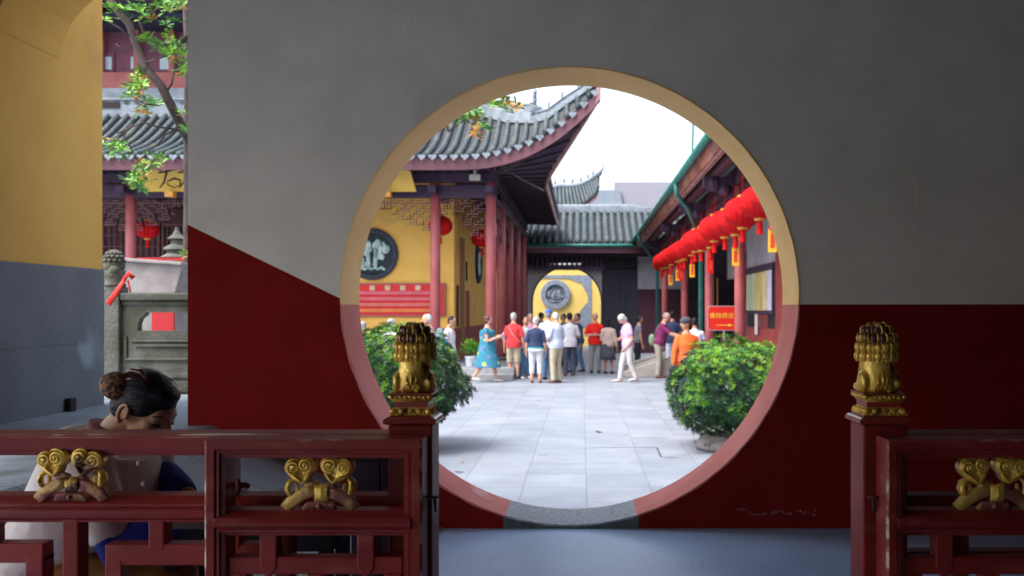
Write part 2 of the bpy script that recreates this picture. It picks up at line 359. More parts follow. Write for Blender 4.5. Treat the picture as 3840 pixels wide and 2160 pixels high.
# small black box at the foot of the dado
bx=MB().box(-3.645,-3.605,6.44,6.52,PZ+.002,PZ+.095); tag(bx.build('junction_box',m_black,bevel=.006),'small black box on the raised floor at the foot of the granite dado','box')
# unseen corridor walls, right and behind, placed and toned to shape the light
def plainwall(name,label,x0,x1,y0,y1,m,z0=0.003,z1=3.945):
    tag(MB().box(x0,x1,y0,y1,z0,z1).build(name,m),label,'wall')
m_baffle=M('dark_baffle_plaster',(.10,.08,.07),(.08,.06,.055),2,.9)  # kept dark so little light bounces off the unseen walls
plainwall('unseen_end_wall','unseen dark end wall on the right, set close to darken the corridor',3.0,3.2,-3.9,WY-.01,M('dark_light_cut_boards',(.045,.035,.03),(.03,.025,.02),3,.8))  # out of view; dark and near so the right side loses light
plainwall('unseen_back_wall','unseen dark wall behind the viewer, sized to shape the corridor light',-2.3,2.99,-3.9,-3.7,m_baffle)  # out of view; its width sets the opening behind the viewer
plainwall('back_light_baffle','unseen light-blocking panel added over the open back corner of the corridor',-3.79,-2.31,-3.9,-3.7,m_baffle,2.2)  # out of view; added to hold back light at the rear corner
plainwall('side_light_baffle','unseen light-blocking panel added over the open left side of the corridor',-4.0,-3.8,-.79,4.58,m_baffle,2.75)  # out of view; added so the upper gate wall stays darker
plainwall('side_light_screen','unseen light-blocking wall added on the left behind the viewer',-4.0,-3.8,-3.69,-.8,m_baffle)  # out of view; added so the side light falls off sooner

# ============================================================ railings
def mitred(mb,x0,x1,z0,z1,prof,mats=None):
    """prof: list of (inset, y). rectangular ring swept through the profile"""
    for j in range(len(prof)-1):
        (a,ya),(b,yb)=prof[j],prof[j+1]
        if mats: mb.mat(mats[j])
        A=[(x0+a,ya,z0+a),(x1-a,ya,z0+a),(x1-a,ya,z1-a),(x0+a,ya,z1-a)]; B=[(x0+b,yb,z0+b),(x1-b,yb,z0+b),(x1-b,yb,z1-b),(x0+b,yb,z1-b)]
        mb.add(A+B,[(i,(i+1)%4,4+(i+1)%4,4+i) for i in range(4)])
def hbar(mb,x0,x1,prof):
    """prof (y,z) closed polygon extruded along x"""
    mb.prism(prof,x0,x1,'x')
YF=2.33
def ornament(parent,cx,zb,y0,s=.0001409,flip=1):
    """two ruyi heads on a tied ribbon; local px units as measured (centre 880, base 1220)"""
    q=lambda x,y,d=0: V((cx+(x-880)*s*flip, y0-d, zb+(1222-y)*s))
    g=MB()
    def heart(l1,r1,l2,r2,tip,sh):
        pts=[]
        for t in range(0,19):
            a=math.radians(200-t*10); pts.append((l1[0]+r1*math.cos(a),l1[1]-r1*math.sin(a)))
        pts=[]
        # outline: left lobe arc, right lobe arc, tip
        for t in range(14): a=math.radians(235-t*14.5); pts.append((l1[0]+r1*math.cos(a),l1[1]-r1*math.sin(a)))
        for t in range(14): a=math.radians(130-t*14.5); pts.append((l2[0]+r2*math.cos(a),l2[1]-r2*math.sin(a)))
        a_=((tip[0]+l2[0]+r2*.85)/2+18,(tip[1]+l2[1]+r2*.8)/2+6); b_=((tip[0]+l1[0]-r1*.85)/2-18,(tip[1]+l1[1]+r1*.8)/2+6)
        pts+=[a_,(tip[0]+42,tip[1]-30),tip,(tip[0]-42,tip[1]-30),b_]
        n=len(pts); cxm=sum(p[0] for p in pts)/n; cym=sum(p[1] for p in pts)/n
        rings=[(1.0,-.014),(1.0,.008),(.93,.015),(.84,.016),(.80,.011)]
        vs=[];fs=[]
        for k,d in rings:
            for p in pts: vs.append(q(cxm+(p[0]-cxm)*k,cym+(p[1]-cym)*k,d))
        for j in range(len(rings)-1):
            for i in range(n): m=(i+1)%n; fs.append((j*n+i,j*n+m,(j+1)*n+m,(j+1)*n+i))
        fs.append(tuple(range(n))); fs.append(tuple(range((len(rings)-1)*n,len(rings)*n)))
        g.add(vs,fs)
        for (c,r,dr) in ((l1,r1,1),(l2,r2,-1)):
            sp=[]; rad=[]
            for t in range(34):
                u=t/33; a=math.radians(-70 if dr>0 else -110)+dr*u*math.radians(640)*-1; rr=r*(.74-.62*u)
                sp.append(q(c[0]+rr*math.cos(a),c[1]-rr*math.sin(a),.013+.010*u)); rad.append((.13*r*(1-.35*u))*s*1.25)
            g.tube(sp,rad,6)
            g.ell(q(c[0],c[1],.022),.0045,.004,.0045,seg=8,rows=6)
        # lower lip line
        g.tube([q(l1[0]-r1*.55,l1[1]+r1*.62,.014),q(tip[0]-70,tip[1]-110,.017),q(tip[0],tip[1]-45,.018),q(tip[0]+70,tip[1]-110,.017),q(l2[0]+r2*.55,l2[1]+r2*.62,.014)],[.003,.004,.0045,.004,.003],6)
    heart((400,430),180,(620,385),195,(565,765),0)
    heart((1085,385),195,(1335,435),180,(1140,750),0)
    # loops under the heads
    g.tube([q(400,650,0),q(300,720,.004),q(268,830,.006),q(310,930,.006),q(380,965,.004)],[.009,.013,.015,.012,.006],8,flat=.6)
    g.tube([q(430,730,.002),q(450,820,.004),q(420,920,.004)],[.006,.008,.005],8,flat=.6)
    g.tube([q(1420,640,0),q(1490,720,.004),q(1500,830,.006),q(1465,920,.006),q(1420,950,.004)],[.009,.013,.015,.012,.006],8,flat=.6)
    g.tube([q(1340,740,.002),q(1330,830,.004),q(1370,900,.004)],[.006,.008,.005],8,flat=.6)
    og=g.build('gold_scroll_heads',m_gold,parent,smooth=True)
    g=MB()
    def rib(pts,w,d):
        k=len(pts); P=[]
        for i,(x,y) in enumerate(pts):
            P.append((x,y))
        vs=[];fs=[]
        for i,(x,y) in enumerate(P):
            x2,y2=P[min(i+1,k-1)]; x1,y1=P[max(i-1,0)]; L=math.hypot(x2-x1,y2-y1); nx,ny=-(y2-y1)/L,(x2-x1)/L
            for (o,e) in ((-1,-.3),(-1,.4),(-.72,1),(0,.72),(.72,1),(1,.4),(1,-.3)): vs.append(q(x+nx*w[i]*o,y+ny*w[i]*o,d[i]*.5+.009*e))
        for i in range(k-1):
            for j in range(7): m=(j+1)%7; fs.append((i*7+j,i*7+m,(i+1)*7+m,(i+1)*7+j))
        fs.append(tuple(range(7))); fs.append(tuple(range((k-1)*7,k*7))); g.add(vs,fs)
    rib([(820,860),(640,900),(460,990),(320,1100),(215,1215)],[100,118,120,118,110],[.012,.012,.008,.004,0])
    rib([(1020,900),(1160,925),(1320,990),(1450,1090),(1530,1215)],[90,112,120,118,110],[.012,.014,.010,.006,0])
    rib([(590,790),(700,760),(830,820)],[70,105,110],[.004,.006,.01]); rib([(1200,850),(1090,800),(1000,860)],[70,105,110],[.004,.006,.01])
    g.build('ribbon',m_goldw,parent,smooth=True)
    g=MB()
    for i in range(7):
        x=815+i*36; g.tube([q(x+(925-x)*.0,745+abs(i-3)*6,.012),q(x+(925-x)*.12,850,.020-abs(i-3)*.0012),q(x+(925-x)*.15,960,.020-abs(i-3)*.0012),q(x-(925-x)*.03,1060,.012)],[.0035,.0042,.0042,.0035],6)
    g.build('ribbon_knot',m_gold,parent,smooth=True)
    g=MB()
    for i in range(-5,6):
        a=i*13.5; x1=880+math.sin(math.radians(a))*330*1.0; y1=1080+ (1-math.cos(math.radians(a)))*150
        g.tube([q(880+i*14,1075,.008),q(880+i*45,1085+abs(i)*5,.012),q(880+i*60,1215,.008)],[.003,.006,.006],6)
    g.ell(q(880,1150,.016),.008,.006,.008,seg=10,rows=6)
    g.build('shell_fan',m_goldw,parent,smooth=True)
def leaf(x0,name,label):
    w=.556; zt=1.023; b=thing(name,label,'gate',(x0+w/2,YF,0))
    X0_,X1_=x0,x0+w; st=.049; zm0,zm1=.773,.840   # mid rail
    f=MB(); rm=m_lacq
    yb=YF+.085
    for (a,c,e,g_) in ((X0_,X0_+st,.12,zt),(X1_-st,X1_,.12,zt)):
        pass
    # outer frame as mitred ring with worn chamfer
    mitred(f,X0_,X1_,.14,zt,[(.0,yb),(.0,YF+.006),(.006,YF),(st*.52,YF)],[rm,m_worn,rm])
    f.mat(rm); mitred(f,X0_,X1_,.14,zt,[(st*.52,YF),(st*.56,YF+.006),(st*.74,YF+.004),(st*.80,YF+.014),(st,YF+.014),(st,yb),(0,yb)])
    f.build('frame',None,b)
    r=MB()
    hbar(r,X0_+st*.55,X1_-st*.55,[(yb-.01,.838),(YF+.03,.836),(YF+.012,.828),(YF-.003,.822),(YF-.010,.812),(YF-.010,.803),(YF-.002,.797),(YF+.006,.792),(YF+.006,.784),(YF+.018,.780),(YF+.018,.774),(yb-.01,.772)])
    r.build('mid_rail',m_lacq,b,bevel=.002)
    l=MB(); y0,y1=YF+.022,YF+.07
    a,c=X0_+st,X1_-st
    def vb(xc,za,zb_,wd=.0225,pt=False):
        if pt: l.prism([(xc-wd,zb_),(xc+wd,zb_),(xc+wd,za+.028),(xc,za),(xc-wd,za+.028)],y0,y1)
        else: l.box(xc-wd,xc+wd,y0,y1,za,zb_)
    def hb(xa,xb,zc,wd=.0225): l.box(xa,xb,y0+.003,y1-.003,zc-wd,zc+wd)
    vb(a+.107,.66,.775,pt=True); vb(c-.100,.66,.775,pt=True)
    hb(a+.005,c-.005,.694); vb(a+.03,.16,.675); vb(c-.03,.16,.675)
    hb(a+.1,c-.1,.56); vb(a+.122,.30,.54); vb(c-.122,.30,.54); hb(a,c,.28); vb((a+c)/2,.16,.26)
    vb((a+c)/2,.582,.673)
    l.build('lattice',m_lacq,b,bevel=.004)
    ornament(b,X0_+(795-512)/987.+.0,.838,YF+.040,.0001375)
    return b
LX0=-.409-.556
leaf(LX0,'railing_gate_leaf','open gate leaf with gilt ornament folded against the left railing beside the lion post')
leaf(.776,'railing_gate_leaf','shadowed open gate leaf with gilt ruyi ornament folded against the railing at the right edge')
def fixed(x0,x1,name,label,ox,bars):
    b=thing(name,label,'railing',((x0+x1)/2,2.47,0)); ya,yb=2.455,2.535; zt=1.020
    t=MB(); rm=m_lacq
    t.mat(rm).box(x0,x1,ya,yb,.978,zt-.004)
    t.mat(m_worn).prism([(ya-.0005,zt-.009),(ya+.004,zt),(ya+.010,zt+.0005),(ya+.010,zt-.009)],x0,x1,'x')
    t.mat(rm).box(x0,x1,ya+.010,yb+.02,zt-.004,zt)
    t.box(x0,x1,ya+.012,yb-.006,.966,.978); t.box(x0,x1,ya+.020,yb-.012,.960,.966)
    t.build('top_rail',None,b)
    r=MB(); hbar(r,x0,x1,[(yb,.852),(ya+.025,.850),(ya+.008,.842),(ya+.002,.838),(ya-.004,.832),(ya-.004,.826),(ya+.004,.822),(ya-.002,.816),(ya-.006,.806),(ya-.004,.796),(ya+.006,.790),(ya+.014,.786),(ya+.014,.780),(yb,.778)])
    r.build('mid_rail',m_lacq,b,bevel=.002)
    l=MB(); 
    for kx in bars:
        kind,a,c,d,e=kx; l.box(a,c,ya+.012+(.002 if kind=='h' else 0),yb-.012-(.002 if kind=='h' else 0),d,e)
    l.build('lattice',m_lacq,b,bevel=.005)
    if ox is not None: ornament(b,ox,.842,2.462,.0001375)
    return b
k=2.467/F
def bar(xa,xb,ya_,yb_,kind='v'): return (kind,(xa-CX)*k,(xb-CX)*k,CZ-(yb_-CY)*k,CZ-(ya_-CY)*k)
bars=[bar(155,197,1300,1700),bar(-120,108,1368,1418,'h'),bar(62,108,1400,1640),bar(372,413,1300,1385),bar(262,700,1370,1424,'h'),bar(262,306,1410,1640),
      bar(-60,-18,1300,1380),bar(-120,-78,1400,1640),bar(560,604,1300,1380),bar(690,732,1300,1700),bar(-160,960,1655,1700,'h'),bar(108,262,1540,1584,'h'),('v',(562-CX)*k,(588-CX)*k,.851,.960),bar(310,700,1540,1584,'h')]
fixed(-2.1,-.524,'wooden_railing','red lacquered railing with worn top edge in front of the seated woman',(185-CX)*k,bars)
k2=2.467
fixed(.876,2.2,'wooden_railing','shadowed red lacquered railing on the right behind the open gate leaf',None,[('v',1.0,1.045,.14,.79),('v',1.3,1.345,.14,.79),('v',1.6,1.645,.14,.79),('h',.88,2.2,.64,.70),('h',.88,2.2,.30,.35)])
# posts with seated gilt lions (seen from behind)
def lion_post(x0,label):
    w=.118; cx=x0+w/2; cy=2.44+w/2; b=thing('railing_post',label,'post',(cx,cy,0))
    p=MB(); h=w/2
    p.box(cx-h,cx+h,cy-h,cy+h,0.002,1.046)
    p.sq((cx,cy,0),[(h+.006,.002),(h+.006,.11),(h,.12)])
    p.build('shaft',m_lacq,b,bevel=.004)
    c=MB(); c.sq((cx,cy,0),[(h*.9,1.046),(h+.006,1.0475),(h+.012,1.051),(h+.013,1.056),(h+.010,1.062),(h+.004,1.066),(h-.004,1.0685),(h-.006,1.072)])
    c.build('cap',m_lacqd,b,bevel=.002)
    g=MB(); g.sq((cx,cy,0),[(h-.003,1.072),(h-.005,1.074),(h-.012,1.090),(h-.0125,1.092)])
    for sx,sy in ((0,-1),(0,1),(1,0),(-1,0)):
        for i in range(5):
            u=(i-2)*.0235; 
            c0=V((cx+(u if sx==0 else sx*(h-.008)),cy+(u if sy==0 else sy*(h-.008)),1.081)); g.ell(c0,.010 if sx==0 else .006,.010 if sy==0 else .006,.0085,seg=8,rows=6)
            g.ell(c0+V((.0118 if sx==0 else sx*.002,.0118 if sy==0 else sy*.002,-.006)),.004,.004,.005,seg=6,rows=4)
    g.build('lotus_frieze',m_gold,b,smooth=False)
    r=MB(); r.sq((cx,cy,0),[(h-.013,1.092),(h-.013,1.106)]); r.sq((cx,cy,0),[(h-.004,1.1245),(h+.0,1.1255),(h+.0,1.1295),(h-.004,1.131)])
    r.build('plinth_neck',m_lacqd,b)
    g=MB(); g.sq((cx,cy,0),[(h-.013,1.106),(h-.009,1.108),(h-.004,1.118),(h-.002,1.1245)])
    for sx,sy in ((0,-1),(0,1),(1,0),(-1,0)):
        for i in range(9):
            u=(i-4)*.0125; g.ell((cx+(u if sx==0 else sx*(h-.004)),cy+(u if sy==0 else sy*(h-.004)),1.1205-.002*(i%2)),.0058,.0058,.0048,seg=6,rows=5)
    g.build('plinth_scrolls',m_gold,b,smooth=True)
    z=1.131; L=MB(); cyl=cy+.004
    # torso, haunches, front legs, muzzle
    L.loft([(V((cx,cyl,z)),V((.044,0,0)),V((0,.040,0))),(V((cx,cyl,z+.03)),V((.045,0,0)),V((0,.042,0))),(V((cx,cyl+.004,z+.06)),V((.043,0,0)),V((0,.040,0))),(V((cx,cyl+.008,z+.085)),V((.043,0,0)),V((0,.038,0))),(V((cx,cyl+.010,z+.12)),V((.040,0,0)),V((0,.036,0)))],18)
    for s in (-1,1):
        L.ell((cx+s*.044,cyl-.006,z+.026),.0135,.030,.031,seg=12,rows=8)
        L.ell((cx+s*.050,cyl+.012,z+.012),.011,.034,.012,seg=10,rows=6)
        L.tube([(cx+s*.026,cyl+.034,z+.085),(cx+s*.030,cyl+.048,z+.04),(cx+s*.030,cyl+.052,z+.008)],[.014,.011,.012],8)
        L.ell((cx+s*.030,cyl+.060,z+.007),.013,.016,.008,seg=10,rows=6)
    lo=L.build('lion_body',m_gold,b,smooth=True,remesh=.0035,sm=2)
    T=MB(); yb=cyl-.0455
    for s in (-1,1):
        sp=[];
        for i in range(22):
            u=i/21; a=-pi/2+s*0+ (1 if s<0 else -1)*u*2*pi*1.35*-1; rr=.0105*(1-.72*u); sp.append(V((cx+s*.0118+rr*math.cos(a)*1,yb+.002-.004*u,z+.0125+rr*math.sin(a))))
        T.tube(sp,[.0032*(1-.4*i/21) for i in range(22)],6)
        T.tube([(cx+s*.006,yb+.004,z+.022),(cx+s*.014,yb+.004,z+.034),(cx+s*.012,yb+.003,z+.046)],[.003,.0035,.001],6)
    T.tube([(cx,yb+.002,z+.018),(cx,yb+.001,z+.034),(cx,yb+.004,z+.058)],[.003,.0045,.0012],6); T.ell((cx,yb-.001,z+.030),.0035,.003,.0035,seg=8,rows=5)
    T.build('tail_curls',m_gold,b,smooth=True)
    # head and mane: four tiers of grooved curls
    H=MB(); H.ell((cx,cyl+.012,z+.135),.040,.042,.048,seg=16,rows=10); H.ell((cx,cyl+.056,z+.122),.022,.020,.020,seg=12,rows=8)
    for s in (-1,1): H.ell((cx+s*.016,cyl+.056,z+.148),.007,.006,.007,seg=8,rows=6)
    H.build('head',m_bronze,b,smooth=True)
    rows=((.097,.0455,.0145,14,m_gold),(.121,.0445,.0140,14,m_gold),(.1455,.0405,.0140,13,m_bronze),(.166,.0300,.0135,10,m_bronze),(.178,.0130,.0110,5,m_bronze))
    MN=MB()
    for zz,R,hh,nn,mm in rows:
        MN.mat(mm)
        for i in range(nn):
            a=-pi/2+(i+.5*(nn%2==0))*2*pi/nn
            if R>.03 and math.sin(a)>.80: continue
            c0=V((cx+R*math.cos(a),cyl+.010+R*.92*math.sin(a),z+zz)); wd=R*2*pi/nn*.56
            Rm=Matrix.Rotation(a,3,'Z')
            MN.ell(c0,.0140,wd*.92,hh*.90,rot=Rm,seg=10,rows=7)
            MN.mat(m_gold)
            for g_ in (-1.12,):   # gilded ridges between the curls
                q=[]
                for t in range(6):
                    e=-1.35+2.7*t/5; q.append(c0+Rm@V((.0105*math.cos(e)+.001,wd*g_,hh*1.05*math.sin(e))))
                MN.tube(q,.0018,6)
            MN.mat(mm)
            for g_ in (-.5,0,.5):   # grooves as raised ribs
                q=[]
                for t in range(5):
                    e=-1.1+2.2*t/4; q.append(c0+Rm@V((.0118*math.cos(e)*math.sqrt(1-g_*g_*.8),wd*g_,hh*math.sin(e))))
                MN.tube(q,.0008,4)
            MN.ell(c0+V((.008*math.cos(a),.008*math.sin(a),-hh*.8)),.004,.004,.004,seg=6,rows=4)
        if zz<.15:
            MN.mat(m_bronze)
    MN.build('mane',None,b,smooth=True)
    return b
lion_post(-.519,'red post with seated gilt lion beside the left gate leaf, bush behind it')
rp=lion_post(.750,'red post with seated gilt lion standing against the dark wall on the right')
# hasps hooked on the inner sides of the posts
for x,lab in ((-.403,'rusty iron hasp hooked between left lion post and its gate leaf'),(.762,'rusty iron hasp hooked between right lion post and its gate leaf')):
    h=MB(); z=.855; s=1 if x<0 else 1
    h.tube([(x-.012,2.40,z+.006),(x,2.39,z+.010),(x+.018,2.40,z+.006),(x+.020,2.43,z+.003)],.004,6); h.tube([(x+.002,2.40,z),(x+.004,2.405,z-.03)],[.005,.0035],6); h.tube([(x+.014,2.41,z),(x+.016,2.41,z-.034)],[.004,.003],6)
    tag(h.build('iron_hasp',M('rusty_iron',(.10,.035,.025),(.05,.02,.018),30,.7,metal=.3),smooth=True),lab,'hasp')
lt=MB(); a_=lambda x,y,d=2.44: at(x,y,d)
lt.tube([a_(588,1218),a_(604,1222),a_(622,1219)],[.008,.010,.006],8); lt.tube([a_(600,1205),a_(600,1236)],[.006,.008],8); lt.ell(a_(620,1222),.011,.008,.009,seg=8,rows=6); lt.tube([a_(576,1222),a_(590,1220)],[.013,.008],8)
tag(lt.build('turn_latch',m_lacqd,smooth=True),'small red wooden turn latch seen through the opening of the left gate leaf','latch')
# table, stool, cabinet behind the railing
m_tabl=M('worn_table_top',(.20,.13,.115),(.14,.09,.08),5,.6,stretch=(.3,1,1))
tb=thing('desk','low brown wooden desk behind the left gate leaf where the woman writes','desk',(-.95,2.8,0))
MB().box(-1.26,-.70,2.66,2.97,.715,.738).build('tabletop',m_tabl,tb,bevel=.004)
MB().box(-1.22,-.74,2.70,2.93,.64,.714).build('apron',m_black,tb)
for x in (-1.21,-.76):
    for y in (2.71,2.90): MB().box(x-.02,x+.02,y-.02,y+.02,0.002,.639).build('leg',m_black,tb,bevel=.003)
cb=thing('cabinet','narrow near-black wooden cabinet behind the left gate leaf near the lion post','cabinet',(-.59,2.9,0))
MB().box(-.688,-.492,2.72,3.1,0.002,.925).build('carcass',m_black,cb,bevel=.004)
MB().box(-.686,-.602,2.712,2.719,.03,.90).build('door',m_wooddk,cb,bevel=.002); MB().box(-.598,-.494,2.712,2.719,.03,.90).build('door',m_wooddk,cb,bevel=.002)
st=thing('stool','dark wooden stool under the seated woman','stool',(-1.66,2.86,0))
MB().box(-1.84,-1.48,2.70,3.02,.41,.44).build('seat',m_wooddk,st,bevel=.005)
for x in (-1.81,-1.51):
    for y in (2.73,2.99): MB().box(x-.018,x+.018,y-.018,y+.018,0.002,.409).build('leg',m_wooddk,st)
# ============================================================ courtyard
m_pave=brickmat('courtyard_granite_slabs',(.27,.305,.36),(.225,.258,.315),(.15,.172,.205),.63,.72,.006,0.0,rough=.55,loc=(-.055,.25,0),stain=((.35,.38,.43),.9,.6,.85),bump=.12)
g=MB(); 
g.add([(-150,WB+.001,GZ),(150,WB+.001,GZ),(150,400,GZ),(-150,400,GZ)],[(0,1,2,3)]); structure('courtyard_paving',g,m_pave)
structure('ground',MB().add([(-150,-150,GZ-.01),(150,-150,GZ-.01),(150,WB,GZ-.01),(-150,WB,GZ-.01)],[(0,1,2,3)]),M('outer_ground',(.42,.43,.44),(.36,.37,.38),2,.8))
structure('threshold_steps',MB().box(-1.6,1.4,WB+.002,WB+.35,GZ+.002,-.2),M('step_granite',(.36,.39,.41),(.3,.33,.35),8,.7,bump=.2))
# odd replaced slabs with darker joints near the gate on the right
pv=MB(); zz=GZ+.004
def strip(x0,y0,x1,y1,w=.02): 
    d=V((x1-x0,y1-y0,0)); d.normalize(); n=V((-d.y,d.x,0))*w/2; a=V((x0,y0,zz)); c=V((x1,y1,zz)); pv.add([a-n,c-n,c+n,a+n],[(0,1,2,3)])
def gat(x,y): Y=(CZ-GZ)*F/(y-CY); return ((x-CX)*Y/F,Y)
for a,c in (((1485,1126),(1652,1126)),((1652,1126),(1663,1150)),((1663,1150),(1703,1152)),((1380,1145),(1352,1145))):
    strip(*gat(*a),*gat(*c))
structure('paving_joints',pv,M('open_joint',(.06,.07,.07),(.04,.05,.05),9,.9))
rs=random.Random(3)
for i,(x,y,m) in enumerate(((1163,1163,'o'),(1154,1189,'d'),(1506,1088,'d'),(1574,1094,'o'),(1353,1009,'o'),(1198,1025,'o'),(1390,1027,'o'))):
    X,Y=gat(x,y); l=MB(); a=rs.uniform(0,6); L_=.045+.02*(i%3)
    pts=[(-1,0,.004),(-.4,.38,.010),(.3,.30,.006),(1,0,.016),(.3,-.34,.010),(-.4,-.30,.005)]
    vs=[V((X+L_*(p*math.cos(a)-q_*math.sin(a)),Y+L_*(p*math.sin(a)+q_*math.cos(a)),GZ+.004+r_)) for p,q_,r_ in pts]; l.add(vs,[(0,1,2,3),(0,3,4,5)])
    tag(l.build('fallen_leaf',m_leafo if m=='o' else m_bark),['curled orange leaf on the slabs just inside the gate at lower left','tiny dark dry leaf on the slabs below the curled orange one','dark dry leaf on the middle of the courtyard slabs','orange dry leaf right of the dark one on the middle slabs','far orange leaf in the middle of the paving','far orange leaf beside the left bush','far orange leaf nearest the tourists'][i],'leaf','fallen leaves on the paving')
# ============================================================ temple hall
TH=thing('temple_hall','large two-storey temple hall with upswept grey tiled eaves, red columns and ochre walls','temple',(-6,24,GZ))
FZ=-.1
m_terr=M('terrace_granite',(.33,.34,.36),(.25,.26,.28),5,.8,bump=.2)
MB().box(-16,-1.75,23.5,42,GZ+.002,FZ).build('terrace',m_terr,TH,bevel=.02)
MB().box(-4.6,-1.75,23.1,23.49,GZ+.002,GZ+.15).build('terrace_step',m_terr,TH,bevel=.015)
cols=[(-15.85,24),(-11.85,24),(-7.85,24),(-3.86,24),(-2.4,24),(-2.4,27),(-2.4,30),(-2.4,33.5),(-2.4,37)]
for i,(x,y) in enumerate(cols):
    c=MB(); r=.135 if i!=4 else .14
    c.lathe((x,y,0),[(r,FZ+.12),(r,2.5),(r*.96,4.75)],20); c.build('column',m_col,TH,smooth=True)
    MB().lathe((x,y,0),[(r*1.25,FZ),(r*1.6,FZ+.03),(r*1.6,FZ+.07),(r*1.2,FZ+.12)],20).build('column_base',m_stone,TH,smooth=True)
# beams
b=MB(); b.box(-16,-2.25,23.9,24.1,4.32,4.66); b.box(-16,-2.2,23.86,24.14,4.72,4.98); b.box(-2.5,-2.3,24.11,38,4.32,4.66); b.box(-2.54,-2.26,24.15,38,4.72,4.98)
b.build('beam',m_wooddk,TH,bevel=.02)
b=MB()
for x in [-3.86,-2.4,-7.85,-11.85]:
    b.box(x-.1,x+.1,23.4,25.9,4.4,4.58)
for i in range(28):
    x=-15.6+i*.48; b.box(x-.05,x+.05,23.5,23.85,4.98,5.10)
b.each('bracket_beam',m_wooddk,TH,bevel=.01)
# walls
w=MB(); w.box(-7.6,-3.65,26.0,26.3,.86,5.1); w.box(-3.95,-3.648,26.3,38,.86,5.1); w.each('ochre_wall',m_yellow,TH)
m_base=M('temple_red_dado',(.33,.075,.065),(.27,.06,.055),2,.8)
w=MB(); w.box(-7.6,-3.64,25.97,26.32,FZ,.858); w.box(-3.97,-3.63,26.33,38.01,FZ,.858); w.each('red_dado',m_base,TH)
w=MB(); w.box(-16,-7.61,26.4,26.6,FZ,5.1); w.box(-16,-4,26.61,37.9,4.9,5.1); w.each('inner_wall',M('hall_interior_timber',(.060,.016,.020),(.035,.010,.016),3,.7),TH)
# lattice door leaves in the dark bay
for i in range(9):
    x=-15.8+i*.92; d=MB(); d.box(x,x+.06,26.33,26.39,FZ,3.9); d.box(x+.8,x+.86,26.33,26.39,FZ,3.9)
    for z in (FZ+.02,1.1,1.3,3.8): d.box(x+.06,x+.8,26.335,26.385,z,z+.08)
    for j in range(4): d.box(x+.14+j*.17,x+.17+j*.17,26.345,26.375,1.38,3.8)
    for j in range(7): d.box(x+.06,x+.8,26.342,26.372,1.6+j*.32,1.63+j*.32)
    d.build('door_leaf',M('door_lattice_red',(.12,.025,.028),(.08,.018,.02),4,.6),TH)
gl=MB(); rr=random.Random(5)  # gold blobs stand in for glints inside the dark hall
for i in range(34):
    x=rr.choice([rr.uniform(-13.9,-12.1),rr.uniform(-11.6,-10.9)]); z=rr.uniform(1.3,2.6); gl.ell((x,26.3,z),rr.uniform(.03,.09),.03,rr.uniform(.04,.10),seg=8,rows=5)
gl.each('gold_glint',M('hall_glint_gold',(.55,.25,.05),(.3,.1,.03),20,.4,metal=.4),TH,smooth=True)
MB().box(-11.02,-10.88,25.6,25.63,1.6,3.9).build('red_streamer',m_lred,TH)
# hanging fretwork
def fret(mb,x0,dirn,Y,z0,n,rows,cw=.17,ch=.14,t=.015,alongx=True):
    rr=random.Random(int(abs(x0)*100)+n)
    def bx(a,b,c,d):
        if alongx: mb.box(min(a,b),max(a,b),Y-.02,Y+.02,c,d)
        else: mb.box(Y-.02,Y+.02,min(a,b),max(a,b),c,d)
    for i in range(n):
        dep=max(2,int(round(rows*(1-i/n)**1.15))+ (1 if i<n-1 else 0)); xa=x0+dirn*i*cw; xb=xa+dirn*cw
        for j in range(dep):
            za=z0-j*ch; zb=za-ch; s=1 if dirn>0 else -1
            q_=(i+2*j)%3; xm=(xa+xb)/2; zm=(za+zb)/2
            if q_==0: bx(xa,xa+s*t,zb,za); bx(xa,xm,zb,zb+t); bx(xm,xm+s*t,zb,zm)
            elif q_==1: bx(xa,xb,zm,zm+t); bx(xb,xb+s*t,zb,zm)
            else: bx(xa,xb,zb,zb+t); bx(xm,xm+s*t,zm,za); bx(xm,xb,zm,zm+t)
            if j==dep-1: bx(xa,xb,zb,zb+t); bx(xa,xa+s*t,zb,za)
m_fret=M('fretwork_faded_plum',(.20,.09,.10),(.14,.06,.075),6,.7)
for (xa,xb) in ((-15.85,-11.85),(-11.85,-7.85),(-7.85,-3.86)):
    f=MB(); fret(f,xa+.14,1,24.0,4.31,9,5); fret(f,xb-.14,-1,24.0,4.31,9,5); f.box(xa+.14,xb-.14,23.985,24.015,4.17,4.19); f.build('hanging_fretwork',m_fret,TH)
f=MB(); fret(f,-3.86+.14,1,24.0,4.31,3,2); fret(f,-2.4-.15,-1,24.0,4.31,6,7,cw=.18); f.build('hanging_fretwork',m_fret,TH)
for ya,yb in ((24,27),(27,30),(30,33.5)):
    f=MB(); fret(f,ya+.15,1,-2.4,4.31,6,6,alongx=False); fret(f,yb-.15,-1,-2.4,4.31,6,6,alongx=False); f.build('hanging_fretwork',m_fret,TH)
